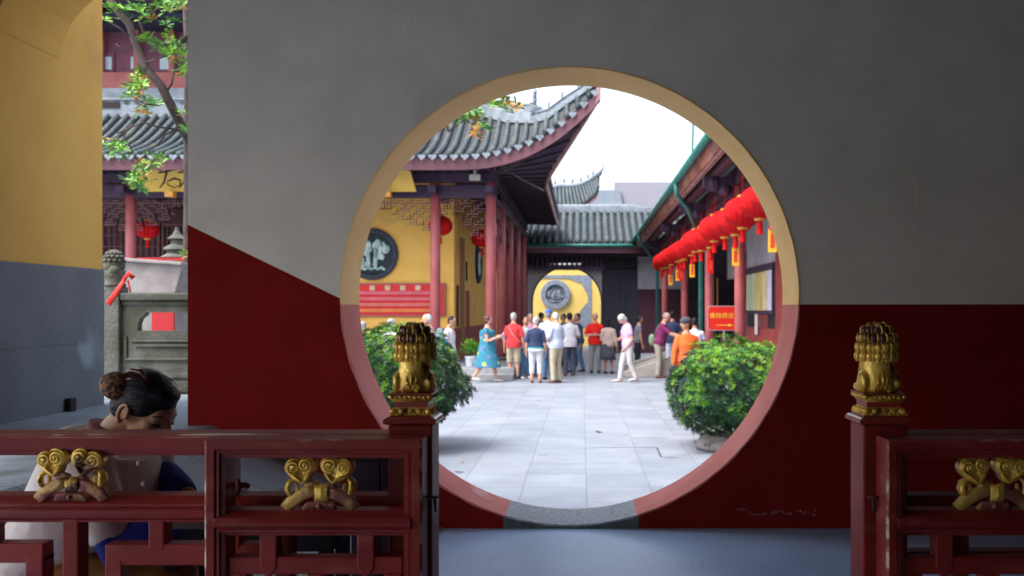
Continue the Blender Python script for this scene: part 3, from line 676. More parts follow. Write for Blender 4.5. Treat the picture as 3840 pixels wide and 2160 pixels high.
# round medallions
m_med=M('medallion_dark_ring',(.035,.045,.075),(.025,.032,.055),4,.7)
m_medw=M('medallion_jade_relief',(.62,.74,.70),(.30,.46,.44),6,.6)
def medallion(parent,c,R,axis,ring,bg,fig,seed=1,th=.08,figs=26,rin=.76):
    rr=random.Random(seed); c=V(c)
    if axis=='y': U,Z,Nn=V((1,0,0)),V((0,0,1)),V((0,-1,0))
    else: U,Z,Nn=V((0,-1,0)),V((0,0,1)),V((1,0,0))
    m=MB(); prof=[(R,0),(R,th),(R*.95,th*1.2),(R*(rin+.05),th*1.2),(R*rin,th*.5),(0.001,th*.5)]
    vs=[];fs=[];n=56
    for r,d in prof:
        for i in range(n): a=2*pi*i/n; vs.append(c+U*(r*math.cos(a))+Z*(r*math.sin(a))+Nn*d)
    for j in range(len(prof)-1):
        for i in range(n): k_=(i+1)%n; fs.append((j*n+i,j*n+k_,(j+1)*n+k_,(j+1)*n+i)); 
    m.mat(ring); m.add(vs,fs[:3*n+0]); m.mat(bg); m.add(vs,fs[3*n:]); md=m.build('medallion',None,parent,smooth=False)
    f=MB(); rot=Matrix((U,Nn,Z)).transposed()
    rI=R*rin
    for i in range(figs):
        side=-1 if i%2 else 1; a=rr.uniform(0,1)
        u=side*rI*rr.uniform(.12,.78); v=rI*rr.uniform(-.55,.62)
        if math.hypot(u,v)>rI*.86: u*=.7; v*=.7
        f.ell(c+U*u+Z*v+Nn*th*.6,R*rr.uniform(.06,.15),R*.05,R*rr.uniform(.08,.2),rot=rot@Matrix.Rotation(rr.uniform(-.6,.6),3,'Y'),seg=9,rows=6)
    for i in range(12):
        u=-rI*.6+i*rI*.11; f.ell(c+U*u+Z*(-rI*.72+.04*R*math.sin(i*2.1))+Nn*th*.6,R*.09,R*.03,R*.04,rot=rot,seg=8,rows=5)
    for s in (-1,1): f.tube([c+U*(s*rI*.1)+Z*(-rI*.6)+Nn*th*.7,c+U*(s*rI*.16)+Z*0+Nn*th*.9,c+U*(s*rI*.05)+Z*(rI*.5)+Nn*th*.7],[R*.05,R*.035,R*.015],6)
    f.build('relief_figures',fig,md,smooth=True)
medallion(TH,(-5.97,25.998,2.97),.735,'y',m_med,M('medallion_field',(.012,.03,.032),(.008,.02,.022),5,.7),m_medw,3)
medallion(TH,(-3.646,31.8,3.05),.735,'x',m_med,M('medallion_field',(.03,.055,.06)),m_medw,4)
# small openings / plates on the side wall
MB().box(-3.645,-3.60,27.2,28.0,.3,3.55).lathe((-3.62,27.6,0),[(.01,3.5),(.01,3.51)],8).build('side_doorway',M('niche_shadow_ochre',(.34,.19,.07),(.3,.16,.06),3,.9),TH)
MB().box(-3.645,-3.61,28.6,29.3,.0,2.0).build('side_door',m_base,TH,bevel=.01)
MB().box(-3.645,-3.615,28.55,28.8,2.3,2.9).box(-3.645,-3.612,26.45,26.75,.9,2.1).each('name_plate',m_black,TH)
# ---- the curved lower roof
def E(X):
    if X<=-3.2: return V((X,22.5,5.19))
    t=min((X+3.2)/3.6,1.0); return V((X,22.5-1.0*t*t,5.19+1.45*t**2.5))
TP=[(-30,V((-30,25.3,6.75))),(-2.7,V((-2.7,25.3,6.75))),(-1.95,V((-1.95,24.3,6.38))),(-1.2,V((-1.2,23.4,6.17))),(-.8,V((-.8,22.95,6.20))),(-.45,V((-.45,22.5,6.37))),(0,V((0,21.95,6.55))),(.4,V((.4,21.5,6.70)))]
def T(X):
    for (a,p),(b,q) in zip(TP,TP[1:]):
        if X<=b: t=(X-a)/(b-a); r=lerp(p,q,t); r.x=X; return r
    return TP[-1][1].copy()
def S(X,s,dz=0.0):
    e,t=E(X),T(X); p=lerp(e,t,s); L=(t-e).length; p.z-= .10*math.sin(pi*s)*min(L,3)/1.5; p.z+=dz; return p
xs=[-16+i*.265 for i in range(62)]
r=MB(); r.mat(m_tiled); r.grid(lambda u,v: S(-16+16.4*u,v),80,8,(0,0,-.06))
r.mat(m_tile)
for X in xs:
    if X>.36: continue
    L=(T(X)-E(X)).length; n=max(4,int(L/.22)); pts=[];rad=[]
    for i in range(n+1):
        s=i/n
        p=S(X,s,.035); pts.append(p+V((0,-.0,0))); rad.append(.078+(.008 if i%1==0 else 0))
        if i<n: pts.append(S(X,min(1,s+.88/n),.042)); rad.append(.066)
    pts[0]=pts[0]+V((0,-.06,-.02)); r.tube(pts,rad,8)
def E2(Y):
    if Y>=26: return V((-1.0,Y,5.19))
    t=(26-Y)/4.5; return V((-1.0+1.4*t*t,Y,5.19+1.45*t**2.5))
hp=[q for a,q in TP[1:]][::-1]
def T2(Y):
    if Y>=25.3: return V((-2.7,Y,6.75))
    for p,q in zip(hp,hp[1:]):
        if Y<=q.y: t=(Y-p.y)/(q.y-p.y); return lerp(p,q,max(0,t))
    return V((-2.7,Y,6.75))
r.mat(m_tiled); r.grid(lambda u,v: lerp(E2(21.5+17*u),T2(21.5+17*u),v),70,4,(0,0,-.06))
r.mat(m_tile)
for i in range(62):
    Y=21.75+i*.265; e,t=E2(Y),T2(Y); e=e+V((.05,0,0)); r.tube([lerp(e,t,k_/6)+V((0,0,.035)) for k_ in range(7)],.075,6)
r.build('tiled_roof',None,TH,smooth=True)
# drip tiles: hearts along both eaves
d=MB()
def heart(c,U,Nn,w=.105,h=.15):
    P_=[(-1,.35),(-.62,.75),(-.2,.6),(0,.7),(.2,.6),(.62,.75),(1,.35),(.72,-.1),(.3,-.55),(0,-1),(-.3,-.55),(-.72,-.1)]
    a=[c+U*(x*w)+V((0,0,z*h*.6)) for x,z in P_]; b_=[p+Nn*.03 for p in a]; n=len(a)
    d.add(a+b_,[tuple(range(n))[::-1],tuple(range(n,2*n))]+[(i,(i+1)%n,(i+1)%n+n,i+n) for i in range(n)])
for X in xs:
    X2=X+.132
    if X2>.38: continue
    heart(E(X2)+V((0,-.055,-.06)),V((1,0,0)),V((0,-1,0)))
for i in range(60):
    Y=21.62+i*.265; heart(E2(Y)+V((.07,0,-.06)),V((0,1,0)),V((1,0,0)))
d.build('drip_tiles',m_drip,TH)
f=MB(); f.grid(lambda u,v: E(-16+16.42*u)+V((0,.0,-.02-.34*v)),90,1,(0,.05,0)); f.build('eave_board',m_fascia,TH)
f=MB(); f.grid(lambda u,v: E2(21.45+17*u)+V((0,0,-.02-.34*v)),70,1,(-.05,0,0)); f.build('side_eave_board',m_fascl,TH)
# soffit and rafters
f=MB(); 
f.grid(lambda u,v: lerp(E(-16+16.4*u)+V((0,.04,-.22)),V((min(-16+16.4*u,-2.4),24.0+.0*u,5.0)),v),60,3)
f.grid(lambda u,v: lerp(E2(21.5+17*u)+V((-.04,0,-.22)),V((-2.4,max(24.0,21.5+17*u),5.0)),v),60,3)
f.build('soffit',m_wooddk,TH)
MB().box(-16,-2.42,24.12,25.96,5.0,5.06).box(-3.64,-2.42,25.961,38,5.0,5.06).build('veranda_ceiling',m_wooddk,TH)
f=MB()
for i in range(56):
    X=-15.9+i*.288; a=E(X)+V((0,.06,-.26)); f.tube([a,V((min(X,-2.4+ (X+2.4)*.15),24.0,4.96))],.035,6)
for i in range(34):
    Y=21.8+i*.46; a=E2(Y)+V((-.06,0,-.26)); f.tube([a,V((-2.4,max(Y,24.0+(Y-24)*.15),4.96))],.035,6)
f.each('rafter',M('rafter_dark_blue_brown',(.045,.028,.045),(.03,.02,.03),6,.7),TH)
# ridges
def sweep(mb,pts,w,h,z0=-.02):
    rings=[]
    n=len(pts)
    for i,p in enumerate(pts):
        dd=pts[min(i+1,n-1)]-pts[max(i-1,0)]; dd.z=0; dd.normalize(); s=V((dd.y,-dd.x,0)); hh=h[i] if hasattr(h,'__len__') else h
        rings.append([p+s*w+V((0,0,z0)),p+s*w*1.0+V((0,0,hh*.55)),p+s*w*.8+V((0,0,hh*.60)),p+s*w*.8+V((0,0,hh*.84)),p+s*w*1.25+V((0,0,hh*.88)),p+s*w*1.1+V((0,0,hh)),p-s*w*1.1+V((0,0,hh)),p-s*w*1.25+V((0,0,hh*.88)),p-s*w*.8+V((0,0,hh*.84)),p-s*w*.8+V((0,0,hh*.6)),p-s*w+V((0,0,hh*.55)),p-s*w+V((0,0,z0))])
    vs=[v for r_ in rings for v in r_]; k_=12; fs=[(i*k_+j,i*k_+(j+1)%k_,(i+1)*k_+(j+1)%k_,(i+1)*k_+j) for i in range(n-1) for j in range(k_)]
    fs+=[tuple(range(k_)),tuple(range((n-1)*k_,n*k_))]; mb.add(vs,fs)
R_=MB(); band=[V((-16+i*.7,25.3,6.72)) for i in range(20)]+[T(-2.7),T(-2.3),T(-1.95),T(-1.6),T(-1.25)]
sweep(R_,band,.09,.52); R_.build('ridge_band',m_tilew,TH,bevel=.004)
R_=MB(); low=[T(-1.25+i*.15) for i in range(12)]; low[-1]=low[-1]+V((.05,-.05,.06)); sweep(R_,low,.075,[.26-.008*i for i in range(12)]); R_.build('hip_ridge',m_drip,TH)
# openwork on the band and finials
o_=MB()
for i in range(40):
    X=-13.5+i*.31
    if X>-1.3: break
    p=T(X); n_=V((0,-1,0)) if X<-2.7 else V((.75,-.66,0)); c=p+V((0,0,.36))+n_*.10
    for kx in range(6): a=kx*pi/3; o_.tube([c,c+V((math.cos(a)*.10,0 if X<-2.7 else math.cos(a)*.06,math.sin(a)*.06))],.012,4)
o_.each('openwork_star',m_stone,TH)
def finial(p,s,name='finial',bird=False):
    q=MB(); q.ell(p+V((0,0,.10*s)),.07*s,.10*s,.12*s,seg=8,rows=6); q.tube([p+V((0,0,.1*s)),p+V((0,-.02,.26*s)),p+V((.03*s,-.06*s,.40*s)),p+V((-.02*s,-.03*s,.52*s))],[.07*s,.06*s,.05*s,.015*s],8)
    q.ell(p+V((0,-.07*s,.36*s)),.05*s,.08*s,.045*s,seg=8,rows=6); q.tube([p+V((0,.06*s,.12*s)),p+V((0,.16*s,.26*s)),p+V((0,.12*s,.40*s))],[.04*s,.03*s,.01*s],6)
    q.build(name,m_drip,TH,smooth=True)
finial(T(-1.22)+V((0,0,.48)),.8,'dragon_finial')
q=MB()
for i in range(11):
    a=-1.2+i*.26; c=T(-1.22)+V((.06,-.10,.22)); q.tube([c,c+V((.16*math.sin(a),-.04,.16*math.cos(a))),c+V((.30*math.sin(a)-.05,-.06,.27*math.cos(a)-.02))],[.03,.024,.008],5)
q.build('ridge_flames',m_tilew,TH,smooth=True)
for X in (-.85,-.5,-.1): finial(T(X)+V((0,0,.23)),.42,'ridge_figure')
finial(T(-1.95)+V((0,0,.50)),.42,'ridge_figure'); finial(T(-2.6)+V((0,0,.50)),.42,'ridge_figure')
# white lamp boxes
for p in ((1195,447,23.5),(1440,325,23.0)):
    c=at(*p); q=MB(); q.box(c.x-.14,c.x+.14,c.y-.08,c.y+.08,c.z-.07,c.z+.08); q.prism([(c.x-.05,c.z+.08),(c.x+.05,c.z+.08),(c.x+.03,c.z+.2),(c.x-.03,c.z+.2)],c.y-.03,c.y+.03); tag(q.build('flood_lamp',M('pale_lamp_housing',(.6,.6,.55),(.5,.5,.45),8,.5),bevel=.01),'small pale floodlight under the beam between the front columns' if p[0]<1300 else 'small pale floodlight near the upturned eave corner','lamp')
# wires
for a,b_ in (((1240,395,23),(1420,520,30)),((1370,480,22.6),(1235,400,23.2)),):
    pa,pb=at(*a),at(*b_); tag(MB().tube([lerp(pa,pb,i/8)+V((0,0,-.05*math.sin(pi*i/8))) for i in range(9)],.008,4).build('cable',m_stone),'thin pale cable strung under the temple eave'+(' towards the gallery' if a[0]<1300 else ' to the front column'),'cable')
# upper storey
m_upr=M('upper_storey_red',(.17,.05,.085),(.12,.035,.065),2,.7)
m_uprl=M('upper_storey_balustrade_red',(.38,.11,.10),(.30,.085,.08),2,.7)
MB().box(-16,-4.2,26.2,36,6.6,10.2).build('upper_wall',m_upr,TH)
MB().box(-16,-4.3,26.0,26.19,7.62,8.15).build('upper_balustrade',m_uprl,TH)
MB().box(-16,-4.3,25.55,25.95,7.28,7.45).box(-16,-4.3,25.6,26.1,7.46,7.60).build('upper_ledge',m_tilew,TH)
u=MB()
for i in range(12):
    x=-15.7+i*1.0; u.box(x-.07,x+.07,26.0,26.19,8.16,10.0)
u.each('upper_post',m_uprl,TH)
for i in range(14):
    x=-15.25+i*.83
    if x>-4.9: break
    wn=MB(); wn.box(x-.20,x+.20,26.14,26.19,8.2,8.75); wo=wn.build('window',m_upr,TH); MB().box(x-.14,x+.14,26.12,26.139,8.26,8.62).build('pane',M('pale_window_paper',(.42,.50,.55),(.36,.44,.50),4,.5),wo)
u=MB(); u.box(-16,-3.4,24.9,26.19,9.35,9.5); u.box(-16,-3.2,24.4,24.55,9.55,9.85); u.build('upper_eave',M('upper_eave_blue_black',(.03,.03,.06),(.02,.02,.045),3,.8),TH)
MB().grid(lambda a,b_: lerp(V((-16+13*a,24.3,9.9)),V((-16+13*a,27.5,11.6)),b_)+V((0,0,-.2*math.sin(pi*b_))),30,5,(0,0,-.1)).build('upper_roof',m_tile,TH)
MB().box(-16,-3.2,24.25,24.38,9.62,10.0).build('upper_fascia',m_fascia,TH)
# vent plate in the band
MB().box(-13.35,-12.75,25.18,25.205,6.95,7.12).build('ridge_vent',m_black,TH)
# yellow plaque with brush writing
PL=thing('hanging_plaque','long yellow plaque with black cursive brush characters hung under the lower eave','sign',(-7.8,23.35,4.4))
m_plq=M('plaque_yellow',(.66,.42,.07),(.58,.36,.06),2,.6)
def plq(u,v,d=0): 
    # u: metres X, v: 0 bottom..1 top, leaning outwards at the top
    return V((u,23.45-.35*v-d,4.42+.72*v))
p=MB(); A_=[plq(-11.15,0),plq(-4.26,0),plq(-4.42,1),plq(-11.55,1)]; p.add(A_+[q+V((0,.06,0)) for q in A_],[(0,1,2,3),(7,6,5,4),(0,4,5,1),(1,5,6,2),(2,6,7,3),(3,7,4,0)]); p.build('board',m_plq,PL,bevel=.004)
bs=MB()
def stroke(pts,w): bs.tube([plq(x,v,.012) for x,v in pts],w,6,flat=.4,up=(0,1,0))
for cx_,sc_ in ((-10.52,1.0),(-10.02,1.0),(-8.9,1),(-7.8,1),(-6.6,1)):
    stroke([(cx_-.25,.62),(cx_-.05,.66),(cx_+.25,.74)],[.02,.025,.018]); stroke([(cx_+.02,.88),(cx_-.05,.6),(cx_-.16,.3),(cx_-.30,.12)],[.022,.028,.022,.012])
    stroke([(cx_-.02,.36),(cx_+.12,.44),(cx_+.27,.38),(cx_+.25,.22),(cx_+.08,.13),(cx_-.08,.22),(cx_-.05,.36),(cx_+.05,.40)],[.02,.026,.026,.024,.022,.02,.018,.012])
    if int(cx_*10)%2: stroke([(cx_-.3,.9),(cx_-.15,.86),(cx_+.25,.92)],.018)
bs.build('brush_characters',m_black,PL,smooth=True)
q=MB(); 
for x in (-10.5,-4.98): q.box(x-.11,x+.11,23.2,23.42,4.26,4.40)
q.each('gilt_support',m_lgold,PL,bevel=.01)
# red notice board on the ochre wall
NB=thing('notice_board','wide red and pink notice board of rowed paper slips on the ochre temple wall','notice board',(-5.5,25.9,.9))
bx0,bx1,bz0,bz1=-6.75,-3.88,1.20,2.15
MB().box(bx0,bx1,25.9,25.965,bz0,bz1).build('frame',m_col,NB,bevel=.01)
MB().box(bx0+.05,bx1-.06,25.885,25.899,bz0+.05,bz1-.05).build('backing',M('board_red',(.72,.02,.02),(.66,.015,.015),2,.6),NB)
cp=[(.78,.17,.22),(.78,.18,.21),(.78,.20,.16),(.80,.25,.06)]
for i in range(4):
    z=bz0+.13+(3-i)*.165; s=MB(); n=int((bx1-.30-bx0-.06)/.075)
    for j in range(n): x=bx0+.06+j*.075; s.box(x,x+.069,25.878,25.884,z,z+.088)
    s.build('slip_row',M('paper_slips_%s'%['pink','rose','salmon','orange'][i],cp[i],None,3,.7),NB)
    s=MB()
    for j in range(n): x=bx0+.075+j*.075; s.box(x,x+.04,25.878,25.884,z-.05,z-.02)
    s.build('slip_writing',M('slip_writing_crimson',(.5,.01,.03),None,3,.7),NB)
s=MB(); ch='福慧功德林善'
for j in range(6):
    x=bx0+.30+j*.43; s.text(ch[j],(x,25.884,bz1-.21),.15,(1,0,0),(0,0,1),.002); s.box(x-.0,x+.14,25.8835,25.8845,bz1-.20,bz1-.07)
s.build('heading_characters',M('cream_lettering',(.72,.56,.40),None,3,.7),NB,normals=False)
s=MB()
for j in range(7): s.ell((bx1-.17,25.88,bz1-.18-j*.10),.035,.006,.03,seg=8,rows=5)
s.build('side_characters',M('cream_lettering',(.72,.56,.40)),NB)
# ============================================================ middle gallery with its round doorway
GA=thing('gallery','low grey-tiled gallery at the end of the courtyard with dark beams and a round doorway','building',(.5,38,GZ))
gx0,gx1=-3.6,4.2
r=MB(); r.mat(m_tiled); ev,rg=(37.2,4.10),(40.6,5.72)
def gs(X,s,dz=0): return V((X,lerp(ev[0],rg[0],s),lerp(ev[1],rg[1],s)-.12*math.sin(pi*s)+dz))
r.grid(lambda u,v: gs(lerp(gx0,gx1,u),v),8,8,(0,0,-.06)); r.grid(lambda u,v: V((lerp(gx0,gx1,u),lerp(40.6,44,v),lerp(5.72,4.1,v))),4,4,(0,0,-.06)); r.mat(m_tile)
for i in range(27):
    X=gx0+.1+i*.30; pts=[];rad=[]
    for k_ in range(11):
        s=k_/10; pts.append(gs(X,s,.05)); rad.append(.125)
        if k_<10: pts.append(gs(X,s+.088,.06)); rad.append(.105)
    r.tube(pts,rad,8)
r.build('tiled_roof',None,GA,smooth=True)
rd=MB(); rd.box(gx0,gx1,40.45,40.75,5.70,5.95); rd.tube([(gx0,40.6,5.97),(2.2,40.6,5.99),(2.6,40.6,5.95)],[.12,.12,.06],8); rd.build('ridge',m_tilew,GA,bevel=.03)
rd=MB(); rd.tube([(gx0,37.08,4.02),(gx1,37.08,4.02)],.07,8); rd.build('gutter',m_green,GA,smooth=True)
MB().box(gx0,gx1,37.15,37.25,3.72,3.93).build('eave_board',m_fascia,GA)
b=MB(); b.box(gx0,gx1,37.9,38.1,3.62,3.80); b.box(gx0,.95,37.92,38.08,3.06,3.22); b.build('beam',m_wooddk,GA,bevel=.02)
b=MB()
for i in range(22):
    x=gx0+.3+i*.205
    if x<.9: b.box(x-.045,x+.045,37.95,38.05,3.221,3.61)
b.each('baluster',m_wooddk,GA)
MB().box(gx0,-1.35,38.12,38.2,3.17,3.9).box(-.05,2.3,38.12,38.2,3.17,3.9).box(-1.349,-.051,38.12,38.2,3.36,3.9).build('baluster_backing',m_black,GA)  # dark backing added so little yellow shows between the balusters
m_galw=M('gallery_lilac_plaster',(.46,.44,.47),(.38,.36,.40),2,.9)
# wall with round opening
oc=V((-.645,0,1.74)); orr=1.45; Yg=38.3
wl=MB(); arc=[(oc.x+orr*math.cos(pi*i/40),oc.z+orr*math.sin(pi*i/40)) for i in range(41)]
wl.prism([(.81,GZ+.01),(.81,3.3),(-2.3,3.3),(-2.3,GZ+.01),(arc[-1][0],GZ+.01)]+arc[::-1]+[(arc[0][0],GZ+.01)],Yg,Yg+.3)
wl.build('doorway_wall',m_galw,GA)
q=MB(); q.tube([(arc[0][0],Yg-.01,GZ+.02)]+[(x,Yg-.01,z) for x,z in arc]+[(arc[-1][0],Yg-.01,GZ+.02)],.035,6); q.build('doorway_rim',m_wooddk,GA)
q=MB(); q.box(gx0,-2.31,Yg,Yg+.2,GZ,3.6); q.box(-2.6,-2.4,Yg-.1,Yg-.005,GZ,2.97); q.box(.81,2.32,Yg+.0,Yg+.08,GZ+.01,3.3); q.each('dark_panel',M('gallery_blue_black_boards',(.035,.035,.055),(.02,.02,.035),3,.7,stretch=(6,1,.2)),GA)
q=MB()
for i in range(9): q.box(.84+i*.165,.965+i*.165,Yg-.03,Yg-.002,GZ+.05,3.1)
q.each('door_board',M('gallery_blue_black_boards',(.035,.035,.055)),GA)
MB().box(2.33,4.3,Yg-.02,Yg+.2,2.28,3.95).box(.81,2.32,Yg-.02,Yg+.19,3.31,3.6).build('lilac_wall',m_galw,GA)
MB().box(2.33,4.3,Yg-.03,Yg+.2,GZ,2.279).build('wall_dado',M('gallery_plum_dado',(.075,.02,.04),(.055,.015,.03),3,.8),GA)
# screen wall seen through the doorway
SCN=thing('screen_wall','bright yellow screen wall with a grey carved roundel and frame seen through the far doorway','wall',(-.6,46,GZ))
m_by=M('bright_yellow_plaster',(.84,.60,.17),(.78,.55,.15),1,.8)
MB().box(-5,5,46,46.3,GZ,3.68).build('yellow_wall',m_by,SCN)
m_gc=M('grey_brick_carving',(.26,.30,.37),(.18,.21,.27),8,.8,bump=.5,bscale=14)
q=MB(); Ys=45.96
fx1=ax(1487,Ys); fz1=az(692,Ys)
q.box(-4.2,fx1,Ys,45.999,fz1-.16,fz1); q.box(fx1-.16,fx1,Ys,45.999,.2,fz1-.161)
q.prism([(ax(1428,Ys),fz1-.162),(fx1-.162,fz1-.162),(fx1-.162,az(745,Ys)),(ax(1482,Ys)-.15,az(735,Ys)),(ax(1462,Ys),az(712,Ys))],Ys+.005,45.999)
q.prism([(fx1-.162,.55),(fx1-.162,az(760,Ys)),(ax(1482,Ys)-.16,az(764,Ys)),(ax(1455,Ys),az(788,Ys)),(ax(1440,Ys),.55)],Ys+.005,45.999)
q.prism([(-4.2,fz1-.162),(ax(1362,Ys),fz1-.162),(ax(1350,Ys),az(702,Ys)),(-4.2,az(712,Ys))],Ys+.005,45.999)
q.build('carved_frame',m_gc,SCN)
medallion(SCN,(ax(1397.5,Ys),46,az(741,Ys)),37.5*Ys/F,'y',m_gc,M('roundel_field',(.12,.15,.19),(.09,.11,.15),5,.8),m_gc,9,th=.12,figs=16,rin=.62)
# buildings beyond
def far(name,label,x0,x1,ztop,zmid,Y,m1,m2,cat='building'):
    t=thing(name,label,cat,((x0+x1)/2,Y,GZ)); MB().box(x0,x1,Y,Y+8,GZ,zmid).build('wall',m2,t)
    n=MB(); n.add([(x0-.3,Y-.6,zmid+.02),(x1+.3,Y-.6,zmid+.02),(x1+.3,Y+4,ztop),(x0-.3,Y+4,ztop),(x1+.3,Y+8.6,zmid+.02),(x0-.3,Y+8.6,zmid+.02)],[(0,1,2,3),(3,2,4,5),(0,3,5),(1,4,2),(0,5,4,1)]); n.build('roof',m1,t)
    return t
m_fr=brickmat('far_slate_roof',(.12,.145,.18),(.10,.125,.16),(.08,.095,.12),1.6,.45,.05,.5,rough=.8)
far('far_house','blue-grey roof with a pale cornice behind the gallery, left of the taller one',ax(1440,70),ax(1556,70),az(478,74),az(522,70),70,m_fr,m_tilew)
far('tall_far_house','taller mauve-grey shingled roof behind the gallery beside the right eave',ax(1560,72),ax(1760,72),az(458,76),az(527,72),72,M('far_mauve_shingles',(.15,.15,.18),(.12,.12,.15),14,.8,stretch=(.2,1,3)),m_tilew)
# small upturned roof behind the gallery
SR=thing('corner_pavilion','small distant pavilion with upturned tiled corner behind the temple eave','building',(-1,46,GZ))
Yp=46; Ep=[at(1380,548,Yp),at(1415,531,Yp),at(1450,522,Yp),at(1480,508,Yp),at(1500,490,Yp),at(1507,470,Yp)]
Tp=[at(1380,480,Yp+3),at(1412,470,Yp+2.5),at(1440,472,Yp+2),at(1468,466,Yp+1.4),at(1490,455,Yp+.8),at(1509,440,Yp)]
r=MB(); r.mat(m_tiled); r.grid(lambda u,v: lerp(poly_at(Ep,u),poly_at(Tp,u),v),20,5,(0,.05,-.08)); r.mat(m_tile)
for i in range(17): u=i/17; r.tube([lerp(poly_at(Ep,u),poly_at(Tp,u),k_/5)+V((0,-.05,.04)) for k_ in range(6)],.08,6)
r.build('tiled_roof',None,SR,smooth=True)
r=MB(); r.tube([poly_at(Tp,i/12)+V((0,-.05,.1)) for i in range(13)],.13,8); r.tube([Tp[-1],Tp[-1]+V((.15,0,.35)),Tp[-1]+V((.25,0,.7))],[.1,.05,.02],6)
for u in (.1,.25,.4,.55,.7,.82): c=poly_at(Tp,u)+V((0,-.05,.2)); r.tube([c,c+V((0,0,.16)),c+V((.08,0,.32))],[.06,.08,.02],6)
r.build('ridge',m_tilew,SR,smooth=True)
MB().grid(lambda u,v: poly_at(Ep,u)+V((0,.02,-.05-.16*v)),20,1,(0,.05,0)).build('eave_board',m_fascl,SR)
MB().box(-4.5,-1.3,47,50,GZ,6.2).build('body',m_upr,SR)
# ============================================================ right-hand building
RB=thing('side_hall','long side hall on the right with green gutter, dark eave, red posts and red dado','building',(4,25,GZ))
GXr=2.05; zg=4.2; Y0r,Y1r=11.0,38.0
MB().tube([(GXr,Y0r,zg),(GXr,Y1r,zg)],.075,8).build('gutter',m_green,RB,smooth=True)
MB().add([(GXr+.03,Y0r,zg+.05),(GXr+.03,Y1r,zg+.05),(GXr+4.2,Y1r,zg+2.2),(GXr+4.2,Y0r,zg+2.2),(GXr+.03,Y0r,zg+.11),(GXr+.03,Y1r,zg+.11),(GXr+4.2,Y1r,zg+2.3),(GXr+4.2,Y0r,zg+2.3)],[(0,1,2,3),(7,6,5,4),(0,3,7,4),(1,5,6,2)]).build('roof',m_tile,RB)
m_eavw=M('weathered_eave_board',(.42,.15,.10),(.22,.07,.055),3,.8,stretch=(1,.4,1),c3=(.5,.38,.32),s3=2,lo3=.55,hi3=.7)
MB().add([(GXr+.08,Y0r,zg+.04),(GXr+.08,Y1r,zg+.04),(GXr+.16,Y1r,zg-.22),(GXr+.16,Y0r,zg-.22),(GXr+.14,Y0r,zg+.04),(GXr+.14,Y1r,zg+.04),(GXr+.22,Y1r,zg-.22),(GXr+.22,Y0r,zg-.22)],[(0,1,2,3),(7,6,5,4),(0,3,7,4),(1,5,6,2),(2,6,7,3)]).build('eave_board',m_eavw,RB)
MB().add([(GXr+.2,Y0r,zg-.20),(GXr+.2,Y1r,zg-.20),(GXr+.30,Y1r,zg-.24),(GXr+.30,Y0r,zg-.24),(GXr+.2,Y0r,zg-.26),(GXr+.2,Y1r,zg-.26)],[(0,1,2,3),(0,4,5,1),(4,3,2,5)]).build('eave_moulding',m_fascl,RB)
MB().add([(GXr+.22,Y0r,zg-.1),(GXr+.22,Y1r,zg-.1),(3.1,Y1r,4.45),(3.1,Y0r,4.45)],[(0,1,2,3)]).build('soffit',m_wooddk,RB)
q=MB()
for i in range(60):
    y=Y0r+.2+i*.45; q.tube([(GXr+.22,y,zg-.16),(3.1,y,4.40)],.035,6)
q.each('rafter',M('rafter_plum',(.09,.03,.045),(.06,.02,.03),5,.7),RB)
q=MB(); q.box(2.9,3.1,Y0r,Y1r,3.75,4.1); q.box(2.93,3.07,Y0r,Y1r,3.35,3.5); q.box(2.45,2.6,Y0r,Y1r,3.9,4.02)
q.build('beam',M('eave_beam_plum',(.10,.03,.045),(.07,.02,.03),3,.7),RB,bevel=.02)
q=MB(); fr=M('eave_fret_plum',(.12,.04,.07))
for i in range(150):
    y=Y0r+i*.18; z=3.5+.0*i
    q.box(2.98,3.02,y,y+.03,3.505,3.745)
    q.box(2.98,3.02,y+.03,y+.18,3.60+.05*(i%2),3.625+.05*(i%2))
q.build('eave_fretwork',fr,RB)
q=MB()
for y in (13.4,17.4,21.6,26.8,33.3): 
    q.box(2.3,2.9,y-.09,y+.09,3.72,3.9); q.ell((2.5,y,3.78),.16,.14,.16,seg=10,rows=7); q.ell((2.72,y,3.66),.14,.12,.13,seg=10,rows=7)
q.each('carved_bracket',m_wooddk,RB,smooth=False)
for x,y in ((3.0,13.2),(3.0,17.4),(3.0,21.6),(3.0,26.8),(3.0,33.3)):
    MB().lathe((x,y,0),[(.105,GZ+.15),(.105,2),(.10,3.75)],18).build('column',m_col,RB,smooth=True)
    MB().lathe((x,y,0),[(.17,GZ),(.19,GZ+.05),(.19,GZ+.10),(.13,GZ+.15)],18).build('column_base',m_stone,RB,smooth=True)
for (xa,ya) in ((2.95,22.6),(2.95,35.8)):
    q=MB(); q.tube([(GXr,ya-2.6,zg-.02),(GXr+.02,ya-2.55,zg-.3),(GXr+.3,ya-2.2,zg-.55),(xa-.05,ya-.3,3.05),(xa-.02,ya,2.9),(xa-.02,ya,GZ+.01)],[.055,.055,.05,.05,.06,.06],10); q.build('downpipe',m_green,RB,smooth=True)
